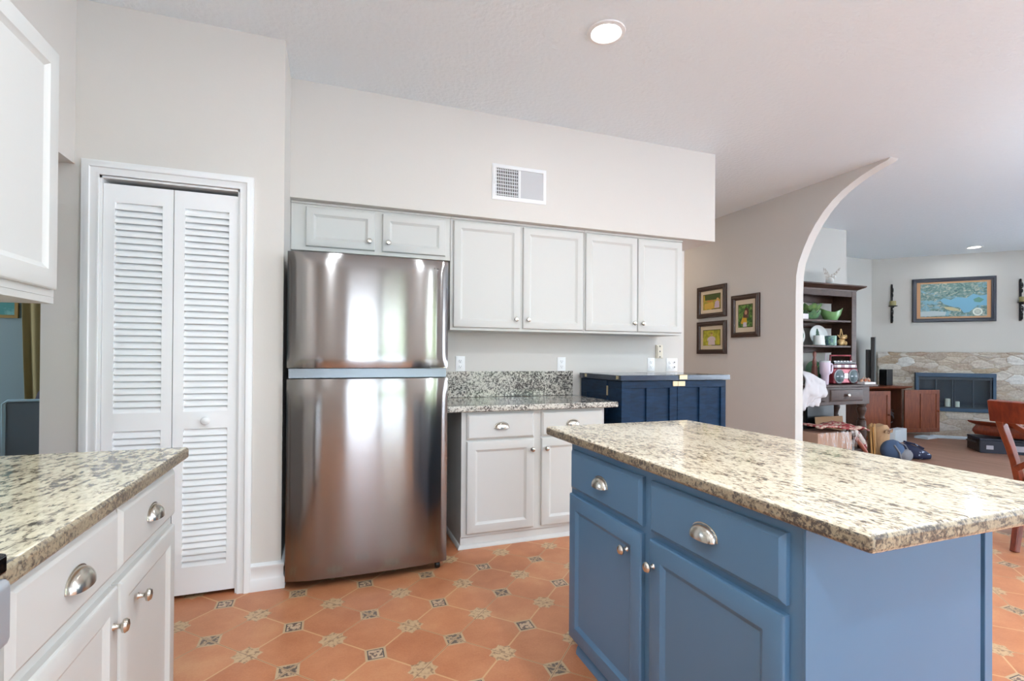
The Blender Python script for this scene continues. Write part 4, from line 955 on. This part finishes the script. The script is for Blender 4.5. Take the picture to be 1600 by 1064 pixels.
obj('end_panel', MB().box(-.006, -.0005, .004, .396, .004, .156), pe, tr, local=True)
obj('lid', MB().box(-.008, .628, -.008, .408, .1605, .188), mat('navy_lid', (30, 36, 54), .5), tr, local=True, bev=.006)
obj('handle', MB().tube([(-.008, .10, .12), (-.05, .12, .13), (-.05, .26, .13), (-.008, .28, .12)], .012, 8), black, tr, local=True)
for a, b, c, d in ((.06, .13, .05, .10), (.34, .52, .04, .11)): obj('printed_patch', MB().box(a, b, -.007, -.0005, c, d), mat('print_white', (176, 170, 180), .5), tr, local=True)
tag(obj('teal_box', MB().at(Matrix.Translation((7.95, 4.0, 0)) @ Matrix.Rotation(-PI/4, 4, 'Z')).box(.64, .80, .02, .36, 0, .185), mat('teal_card', (30, 104, 132), .5), bev=.004), 'teal box right of the dark printed storage box', 'box')

dc = thing('dining_chair', 'cherry dining chair with a curved top rail and sabre legs beyond the island', 'chair', (4.25, 1.65, 0))
pL = [(3.862, .955), (3.905, .880), (3.945, .80), (4.02, .68), (4.075, .58), (4.118, .47), (4.140, .40), (4.135, .32), (4.115, .18), (4.088, .06), (4.075, 0)]
for y in (1.872, 1.440):
    obj('rear_leg', MB().bar([(x, y, z) for x, z in pL], [.044, .052, .054, .050, .050, .056, .066, .066, .058, .052, .050], .034), cherry, dc, bev=.006)
m = MB(); L = []
for k in range(13):
    q = k/12; y = 1.900-.49*q; b = -.035*math.sin(PI*q)
    L.append([(3.868+b, y, .832), (3.842+b, y, .962), (3.868+b, y, .970), (3.905+b, y, .838)])
m.loft(L); obj('top_rail', m, cherry, dc, bev=.004, smooth=30)
m = MB()
for s_ in (1, -1): m.bar([(3.955+.08*q, 1.656+s_*.19*(1-2*q)*(1), .835-.30*q) for q in [k/8 for k in range(9)]], .034, .022, side=(.93, 0, .36))
obj('cross_splat', m, cherry, dc, bev=.003)
obj('seat_rail', MB().box(4.125, 4.16, 1.457, 1.855, .40, .47).box(4.16, 4.56, 1.45, 1.475, .40, .46).box(4.16, 4.56, 1.838, 1.865, .40, .46).box(4.545, 4.575, 1.45, 1.865, .40, .46), cherry, dc, bev=.004)
m = MB(); m.ell((4.36, 1.656, .485), .21, .195, .035, 28, 10, lambda a, t: 1/max(abs(math.cos(a)), abs(math.sin(a)))**.8)
obj('seat', m, mat('cream_seat', (196, 184, 166), .85), dc)
for y in (1.862, 1.448):
    obj('front_leg', MB().bar([(4.56, y, .40), (4.575, y, .25), (4.61, y, .10), (4.65, y, 0)], [.05, .045, .038, .034], .034), cherry, dc, bev=.005)

# ------------------------------------------------------------------ dining room at far left
sc_ = thing('parsons_chair', 'grey slipcovered dining chair in the room behind the left worktop', 'chair', (-2.05, 4.15, 0))
slip = mat('slate_slipcover', (104, 114, 120), .9, bmp=(120, .2)); slipe = mat('pale_slipcover', (170, 196, 204), .9)
obj('backrest', MB().box(-1.955, -1.50, 4.10, 4.19, .05, .905), slip, sc_, bev=.018, seg=3)
obj('seat', MB().box(-1.955, -1.50, 4.195, 4.62, .12, .48), slip, sc_, bev=.02, seg=3)
obj('edge_piping', MB().tube([(-1.962, 4.10, .06), (-1.962, 4.10, .89), (-1.94, 4.10, .91), (-1.52, 4.10, .91)], .009, 8), slipe, sc_)
for x in (-1.92, -1.54):
    for y in (4.14, 4.58): obj('leg', MB().box(x-.02, x+.02, y-.02, y+.02, 0, .06 if y < 4.2 else .12), espresso, sc_)
tag(obj('draped_throw', MB().grid(lambda i, j: (-2.45+.40*i, 3.95+.25*j, .60+.12*math.sin(PI*i*.9)-.03*i*i+.02*noise.noise((i*5, j*5, 0))), 16, 10), mat('pale_teal_throw', (150, 200, 210), .9), sol=.02, smooth=80), 'pale teal throw beside the grey slipcovered chair', 'throw')
tag(obj('side_bench', MB().box(-2.44, -2.05, 3.97, 4.19, 0, .53), slip, bev=.02), 'low grey upholstered bench under the pale teal throw', 'bench')
rc = thing('round_back_chair', 'dark round-backed chair partly behind the wall at left', 'chair', (-1.9, 4.85, 0))
obj('backrest', MB().ell((-1.93, 4.88, .80), .22, .035, .25, 28, 14), mat('dark_plum_cloth', (66, 60, 68), .8), rc)
obj('seat', MB().box(-2.13, -1.75, 4.62, 4.86, .40, .48), mat('dark_plum_cloth', (66, 60, 68), .8), rc, bev=.02)
for x in (-2.10, -1.78):
    for y in (4.65, 4.84): obj('leg', MB().cyl((x, y, 0), .018, .40 if y < 4.8 else .56, 10), espresso, rc)
cu = MB(); cu.grid(lambda i, j: (-2.27+.62*i-.07*math.sin(j*1.6)*(1-i), 5.10+.035*math.sin(i*34), .02+2.5*j), 70, 16)
tag(obj('curtain', cu, mat('ochre_curtain', (150, 134, 92), .9), sol=.004, smooth=60), 'ochre curtain hanging at the end of the dining room', 'curtain')
pt = thing('framed_art', 'teal picture in a thin gold frame on the dining room wall', 'picture', (-2.62, 5.2, 1.5))
M = FRONT(-2.93, 5.198, 1.50)
obj('frame', MB().at(M).loft([[(i, i, d), (.54-i, i, d), (.54-i, .42-i, d), (i, .42-i, d)] for i, d in ((0, 0), (0, .02), (.02, .024), (.026, .008))], True, False), mat('gold_frame', (176, 142, 86), .4, .4), pt)
obj('print', MB().at(M).box(.025, .515, .025, .395, .006, .009), mat('teal_print', (62, 128, 122), .6, var=(9, (130, 176, 170), .55, .7)), pt)
pl = thing('potted_plant', 'green leafy plant beside the bench in the dining room', 'plant', (-2.62, 4.3, 0))
obj('pot', MB().lathe([(.09, 0), (.13, .25), (.14, .27), (.12, .26)], 20, (-2.60, 4.55, 0)), china, pl)
m = MB(); random.seed(3)
for k in range(26):
    a = random.uniform(0, 2*PI); r = random.uniform(.08, .26); z = random.uniform(.45, .85); c = Vector((-2.60, 4.55, .26)); e = Vector((-2.60+r*math.cos(a), 4.55+r*math.sin(a), z)); mid = (c+e)/2+Vector((0, 0, .12))
    sd = Vector((-math.sin(a), math.cos(a), 0))*.03
    m.add([c, mid-sd, e, mid+sd], [(0, 1, 2, 3)])
obj('leaves', m, mat('plant_green', (70, 104, 50), .5), pl)
